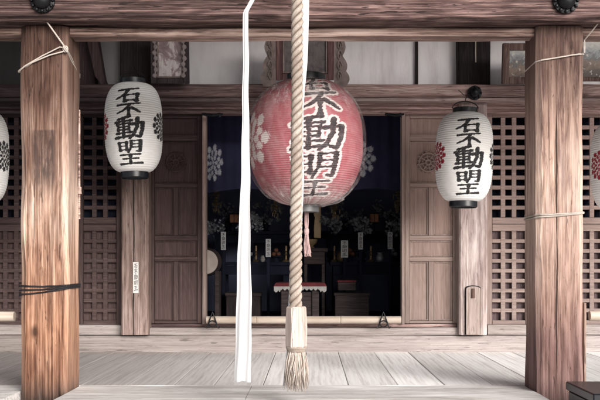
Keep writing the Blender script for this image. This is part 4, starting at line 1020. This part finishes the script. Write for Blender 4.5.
# gilt column / statue niche behind
t = thing('altar_shrine', 'tall gilt shrine post beside a dark figure, below the red lantern', 'shrine', (X(316, 9.4), 9.4, IF))
link('gilt_post', boxes([(X(314, 9.4), X(321, 9.4), 9.4, 9.46, Z(238, 9.4), Z(200, 9.4))], .006), M['goldpaper'], t)
link('shrine_base', boxes([(X(298, 9.4), X(326, 9.4), 9.36, 9.59, IF + .002, Z(238.5, 9.4))], .006), M['altar'], t)
bm = bmesh.new()
lathe([(.035, 0), (.05, .03), (.04, .08), (.055, .16), (.06, .22), (.03, .27), (.028, .29), (.036, .32), (.03, .36), (.004, .385)], 20, (X(309.5, 9.42), 9.42, Z(238.3, 9.4)), bm)
link('figure', bm2(bm), M['altar'], t, smooth=50)
# flower arrangements
def lotus(px, py, Y, s, label, seed, base=None):
    random.seed(seed); cx, cz = X(px, Y), Z(py, Y); base = base or Z(231, 9.6) + .001
    t = thing('flower_vase', label, 'altar flowers', (cx, Y, base), 'metal lotus flower vases on the altar')
    hh = .10
    link('vase', lathe([(.035, 0), (.045, .01), (.025, .03), (.05, .07), (.03, hh), (.04, hh + .015)], 20, (cx, Y, base)), M['altar'], t, smooth=50)
    bm = bmesh.new(); ends = []
    for i in range(16):
        ex, ez, ey = cx + random.uniform(-1, 1) * s, cz + random.uniform(-.75, .75) * s, Y + random.uniform(-.08, .06)
        ez = max(ez, base + .05)
        tube([(cx, Y, base + hh), ((cx + ex) / 2 + .01, (Y + ey) / 2, (base + hh + ez) / 2 + .03), (ex, ey, ez)], .002, 4, bm=bm); ends.append((ex, ey, ez))
    link('stems', bm2(bm), M['altar'], t)
    bm = bmesh.new()
    for (ex, ey, ez) in ends:
        for j in range(random.choice((6, 9, 12))):
            a = random.random() * 6.28; l = random.uniform(.012, .042); wdt = l * .38; tl = random.uniform(-.3, .9)
            d = Vector((math.cos(a), -.35, math.sin(a) * .6 + tl * .3)).normalized(); sd = d.cross(Vector((0, 1, .2))).normalized() * wdt
            c0 = Vector((ex + random.uniform(-.03, .03), ey, ez + random.uniform(-.03, .03))); p1 = c0 + d * l * .5 + Vector((0, -.006, 0)); p2 = c0 + d * l
            vs = [bm.verts.new(p) for p in (c0, p1 + sd, p2, p1 - sd)]; bm.faces.new((vs[0], vs[1], vs[2])); bm.faces.new((vs[0], vs[2], vs[3]))
    link('petals', bm2(bm), M['leaf'], t)
lotus(228, 213, 9.75, .13, 'silvery lotus vase at the left end of the altar shelf', 3)
lotus(266, 213, 9.75, .15, 'silvery lotus vase between the cloth strip and bell rope', 5)
lotus(345, 214, 9.75, .18, 'silvery lotus vase right below the red lantern', 8)
lotus(388, 212, 9.75, .16, 'silvery lotus vase at the right end of the altar shelf', 13)
random.seed(21)
def lampbox(px, py, label):
    Y = 9.62; cx, cz = X(px, Y), Z(py, Y); t = thing('altar_lamp', label, 'lamp', (cx, Y + .04, Z(231, 9.6)), 'small orange altar lamps')
    r = 4.2 / F * Y
    link('lamp_shade', boxes([(cx - r, cx + r, Y, Y + .08, cz - r, cz + r)], .006), M['lampbox'], t)
    link('lamp_frame', boxes([(cx - r - .004, cx + r + .004, Y - .004, Y + .084, cz - r - .01, cz - r - .001), (cx - r - .004, cx + r + .004, Y - .004, Y + .084, cz + r + .001, cz + r + .01), (cx - .003, cx + .003, Y - .005, Y - .001, cz - r, cz + r)], .001), M['altar'], t)
    link('stand', boxes([(cx - .008, cx + .008, Y + .03, Y + .05, Z(231, 9.6) + .001, cz - r - .01)], .001), M['altar'], t)
lampbox(234, 218.5, 'small orange paper lamp on the left of the altar shelf'); lampbox(374.5, 218, 'small orange paper lamp on the right of the altar shelf')
# name tablets with brushed writing on dark posts
for (px, py, w_, h_, Y, lab) in ((223.5, 241, 5, 18, 8.84, 'leftmost narrow white name tablet before the altar'), (268.3, 248, 5, 18, 8.8, 'narrow white name tablet between the cloth strip and bell rope'),
                             (344.5, 249, 7, 17, 8.8, 'widest white name tablet, lowest of the three on the right'), (360.5, 241, 4.8, 17, 8.84, 'narrow white name tablet under the right altar lamp'), (390, 240.5, 4.8, 17, 8.84, 'rightmost narrow white name tablet, near the pale door')):
    t = thing('name_tablet', lab, 'name tablet', (X(px, Y), Y, IF), 'name tablets standing before the altar')
    link('tablet', slip_mesh(X(px - w_ / 2, Y), X(px + w_ / 2, Y), Z(py + h_ / 2, Y), Z(py - h_ / 2, Y), Y - .008, ['fu', 'dou', 'mei', 'ou']), M['tagpaper'], t)
    link('tablet_post', boxes([(X(px - 1.4, Y), X(px + 1.4, Y), Y, Y + .02, IF + .001, Z(py - h_ / 2 + 1, Y)), (X(px - 5, Y), X(px + 5, Y), Y - .03, Y + .05, IF + .0005, IF + .02)], .002), M['altar'], t)
for (px, py, Y, s_, lab, sd) in ((250, 222, 9.3, .10, 'small silvery lotus vase low behind the bell rope, beside the cloth strip', 31), (362, 226, 9.3, .10, 'small silvery lotus vase above the right name tablets', 37), (331, 224, 9.3, .09, 'small silvery lotus vase beside the gilt post', 41), (397, 228, 9.3, .09, 'small silvery lotus vase close to the right jamb', 43), (216, 228, 9.3, .09, 'small silvery lotus vase close to the left jamb', 47)):
    lotus(px, py, Y, s_, lab, sd, Z(262, 8.9) + .001)
random.seed(77)
def hanging(px, py0, py1, Y, lab):
    t = thing('hanging_ornament', lab, 'hanging ornament', (X(px, Y), Y, Z(py0, Y)), 'metal ornaments hung over the altar')
    x_ = X(px, Y); z0_, z1_ = Z(py0, Y), Z(py1, Y)
    link('chain', tube([(x_, Y, 3.6), (x_, Y, z1_)], .003, 5), M['gold'], t)
    bm = bmesh.new()
    n_ = 7
    for i in range(n_):
        zz_ = z0_ + (z1_ - z0_) * i / n_; rr = .03 + .02 * math.sin(i * 2.1)
        lathe([(.004, .012), (rr, .004), (rr * .8, -.006), (.004, -.012)], 10, (x_, Y, zz_), bm)
        for j in range(3):
            a = j * 2.1 + i; tube([(x_ + rr * math.cos(a), Y + rr * math.sin(a), zz_), (x_ + rr * 1.05 * math.cos(a), Y + rr * math.sin(a), zz_ - .03 - .02 * random.random())], .004, 4, bm=bm)
    link('pendants', bm2(bm), M['gold'], t, smooth=40)
hanging(216, 192, 212, 9.2, 'dull metal hanging ornament nearest the left jamb')
hanging(275, 196, 216, 9.2, 'dull metal hanging ornament left of the bell rope')
hanging(335, 198, 218, 9.2, 'dull metal hanging ornament right of the red lantern tassel')
hanging(398, 192, 212, 9.2, 'dull metal hanging ornament nearest the right jamb')
def candlestick(px, Y, ztop_, zb_, lab):
    h_ = ztop_ - zb_
    tag(link('candlestick', lathe([(.035, 0), (.04, .008), (.014, .025), (.010, h_ * .4), (.02, h_ * .45), (.010, h_ * .5), (.008, h_ * .62), (.03, h_ * .66), (.012, h_ * .68), (.012, h_)], 14, (X(px, Y), Y, zb_)), M['gold'], smooth=50), lab, 'candlestick', 'candlesticks on the altar tables')
for px, lab in ((256, 'brass candlestick on the left altar table, by the bell rope'), (286, 'brass candlestick at the inner end of the left altar table'), (334.5, 'brass candlestick at the inner end of the right altar table'), (371, 'brass candlestick in the middle of the right altar table')):
    candlestick(px, 9.05, Z(246, 9.05), Z(262, 8.9) + .001, lab)
M['orange'] = plain('dull_orange', (.09, .035, .02), .7, .3, 20, .1); M['rice'] = plain('rice_white', (.14, .14, .145), .8, .2, 20, .1)
for (px, Y, lab, mm) in ((248, 8.98, 'footed tray of pale rice cakes on the left altar table', 'rice'), (276, 8.98, 'footed tray of dull orange fruit on the left altar table', 'orange'), (350, 8.98, 'footed tray of dull orange fruit on the right altar table', 'orange'), (393, 8.98, 'footed tray of pale rice cakes on the right altar table', 'rice')):
    zb_ = Z(262, 8.9) + .001; t = thing('offering_tray', lab, 'offering tray', (X(px, Y), Y, zb_), 'offering trays on the altar tables')
    link('tray', lathe([(.035, 0), (.03, .01), (.02, .04), (.06, .05), (.065, .06), (.055, .058), (.01, .056)], 18, (X(px, Y), Y, zb_)), M['altar'], t, smooth=40)
    for k, (dx, dy, dz) in enumerate(((-.025, 0, 0), (.025, 0, 0), (0, .03, 0), (0, .008, .038))):
        link('offering', lathe([(.004, 0), (.018, .004), (.025, .02), (.018, .036), (.004, .041)], 12, (X(px, Y) + dx, Y + dy, zb_ + .058 + dz)), M[mm], t, smooth=60)
# stacked scripture boxes and a low wall of drawers that catch faint light
for (x0_, x1_, y0_, y1_, Y, lab) in ((292, 312, 262, 273, 8.75, 'pale lidded box under the offering table'), (338, 356, 283, 293, 8.5, 'flat lacquer box lying on the right chest')):
    t = thing('lidded_box', lab, 'box', (X((x0_ + x1_) / 2, Y), Y, IF)); a, b = X(x0_, Y), X(x1_, Y)
    zb0 = Z(296, 8.45) + .052 if y1_ > 280 else IF + .001
    zt1 = zb0 + (Z(y0_, Y) - Z(y1_, Y))
    link('body', boxes([(a, b, Y, Y + .16, zb0, zt1 - .02)], .004), M['dimwood'], t); link('lid', boxes([(a - .006, b + .006, Y - .006, Y + .166, zt1 - .018, zt1)], .003), M['redcloth'], t)
# cloth covered seat
Y = 8.2; t = thing('cloth_stool', 'low stool draped with red brocade and a white scalloped fringe', 'stool', (X(300, Y), Y + .2, IF))
a, b, zt_ = X(279, Y), X(320, Y), Z(288, Y)
poly = [(X(274, Y), Z(287, Y)), (X(276, Y), Z(284, Y)), (X(325, Y), Z(284, Y)), (X(327, Y), Z(287, Y)), (X(326, Y), Z(288.5, Y)), (X(275, Y), Z(288.5, Y))]
bm = bmesh.new()
vs = []
ring0 = [(X(273.5, Y), Y), (X(327, Y), Y), (X(323, Y) + .0, Y + .5), (X(277, Y), Y + .5)]
zt0 = Z(284.5, Y)
A = [bm.verts.new((x_, y_, zt0 - .02)) for x_, y_ in ring0]; B = [bm.verts.new((x_ * 1 + (.02 if i in (0, 3) else -.02), y_ + (.02 if i < 2 else -.02), zt0 + .015)) for i, (x_, y_) in enumerate(ring0)]
bm.faces.new(A[::-1]); bm.faces.new(B)
for i in range(4): bm.faces.new((A[i], A[(i + 1) % 4], B[(i + 1) % 4], B[i]))
link('brocade_top', bm2(bm), M['redcloth'], t)
bm = bmesh.new(); n = 12; x0_, x1_ = X(274, Y), X(326.5, Y)
poly = [(x0_, zt0 - .018)] + [(x0_ + (x1_ - x0_) * i / 96, zt0 - .036 - .018 * abs(math.sin(math.pi * n * i / 96)) - .018 * (abs(i - 48) > 36)) for i in range(97)] + [(x1_, zt0 - .018)]
prism(poly, Y - .012, Y - .006, bm); link('fringe', bm2(bm), M['whitecloth'], t)
for xa_, xb2_, ya_ in ((281, 288, .03), (312, 319, .03), (281, 288, .4), (312, 319, .4)):
    link('leg', boxes([(X(xa_, Y), X(xb2_, Y), Y + ya_, Y + ya_ + .065, IF + .001, zt0 - .022)], .004), M['dimwood'], t)
link('front_panel', boxes([(X(288.3, Y), X(311.7, Y), Y + .05, Y + .07, IF + .03, zt0 - .07)], .004), M['dimwood'], t)
# bowl on the offering table
bz = Z(248, 8.7)
tag(link('offering_bowl', lathe([(.03, 0), (.035, .008), (.02, .018), (.055, .05), (.065, .085), (.060, .085), (.05, .055), (.01, .03)], 28, (X(311, 8.8), 8.8, bz + .001), cap=False), M['gold'], smooth=50), 'small dull brass bowl on the brown offering table', 'bowl')
# drum at the left edge of the doorway
Y = 8.3; t = thing('standing_drum', 'round pale faced drum just inside the left door', 'drum', (X(206, Y), Y, IF))
dc = (X(205.5, Y), Y, Z(262, Y)); r = 13 / F * Y
link('drum_shell', lathe([(r * .96, 0), (r * 1.08, .07), (r * 1.1, .15), (r * 1.08, .23), (r * .96, .30)], 36, (dc[0], dc[1] + .005, dc[2]), axis='Y'), M['dimwood'], t, smooth=50)
link('drum_head', lathe([(r * .95, .004), (r * .9, -.004), (.01, -.006)], 36, dc, axis='Y'), M['hide'], t, smooth=50)
link('drum_stand', boxes([(dc[0] - .12, dc[0] - .08, Y + .05, Y + .25, IF + .001, dc[2] - r * .7), (dc[0] + .08, dc[0] + .12, Y + .05, Y + .25, IF + .001, dc[2] - r * .7)], .004), M['dimwood'], t)
# small vessels and boxes that catch a little light
for (px, py, s, lab, m) in ((262.5, 249, .030, 'small pale cup on the left altar table beside a name tablet', 'whitecloth'), (341, 262, .05, 'dull jar at the inner end of the right altar table', 'gold'), (380, 262, .045, 'dull jar at the outer end of the right altar table', 'leaf')):
    bz = Z(262, 8.9) + .001
    tag(link('altar_vessel', lathe([(s * .5, 0), (s * .6, .004), (s * .9, s * .7), (s * .7, s * 1.5), (s * .45, s * 1.8), (s * .6, s * 2.1)], 20, (X(px, 9.0), 9.0, bz)), M[m], smooth=50), lab, 'vessel')
for (px, lab) in ((243, 'low dark wooden chest left of the draped stool'), (352, 'low dark wooden chest right of the draped stool')):
    Y = 8.45; t = thing('low_chest', lab, 'chest', (X(px, Y), Y + .15, IF), 'low chests inside the hall')
    a, b = X(px - 17, Y), X(px + 17, Y)
    link('body', boxes([(a, b, Y, Y + .3, IF + .001, Z(296, Y))], .005), M['dimwood'] if px > 300 else M['dark'], t)
    link('lid', boxes([(a - .01, b + .01, Y - .01, Y + .31, Z(296, Y) + .002, Z(293, Y))], .004), M['dimwood'], t)

# ------------------------------------------------------------------ dark board corner at the lower right
t = thing('offertory_box', 'black box corner poking into the lower right of the photo', 'box', (X(640, 4.5), 4.4, 0))
Y0b = 4.35
link('body', boxes([(X(594, Y0b), X(690, Y0b), Y0b, 4.78, .0, Z(397, Y0b) - .03)], .006), M['lacquer'], t)
link('lid', boxes([(X(592, Y0b), X(692, Y0b), Y0b - .02, 4.8, Z(397, Y0b) - .028, Z(393.5, Y0b))], .006), M['lacquer'], t)

# ------------------------------------------------------------------ light: bright overcast, brighter from the right front
w = bpy.data.worlds.new('World'); S.world = w; w.use_nodes = True; nt = w.node_tree; nt.nodes.clear()
SUN_EL, SUN_AZ = 21, 30
sv = Vector((math.sin(R(SUN_AZ)) * math.cos(R(SUN_EL)), -math.cos(R(SUN_AZ)) * math.cos(R(SUN_EL)), math.sin(R(SUN_EL))))
sky = nt.nodes.new('ShaderNodeTexSky'); sky.sky_type = 'NISHITA'; sky.sun_disc = False; sky.sun_elevation = R(SUN_EL)
sky.sun_rotation = math.atan2(sv.x, sv.y) % (2 * math.pi); sky.air_density = 1.0; sky.dust_density = 4.0; sky.ozone_density = 1.0
hs = nt.nodes.new('ShaderNodeHueSaturation'); hs.inputs['Saturation'].default_value = .35
bg = nt.nodes.new('ShaderNodeBackground'); bg.inputs[1].default_value = .15
wo = nt.nodes.new('ShaderNodeOutputWorld')
nt.links.new(sky.outputs[0], hs.inputs['Color']); nt.links.new(hs.outputs[0], bg.inputs[0]); nt.links.new(bg.outputs[0], wo.inputs[0])
sl = bpy.data.lights.new('sun', 'SUN'); sl.energy = 5.0; sl.angle = R(38); sl.color = (1, .97, .94)
so = bpy.data.objects.new('sun', sl); COL.objects.link(so); so.rotation_euler = (-sv).to_track_quat('-Z', 'Y').to_euler(); so.location = (8, -10, 12)
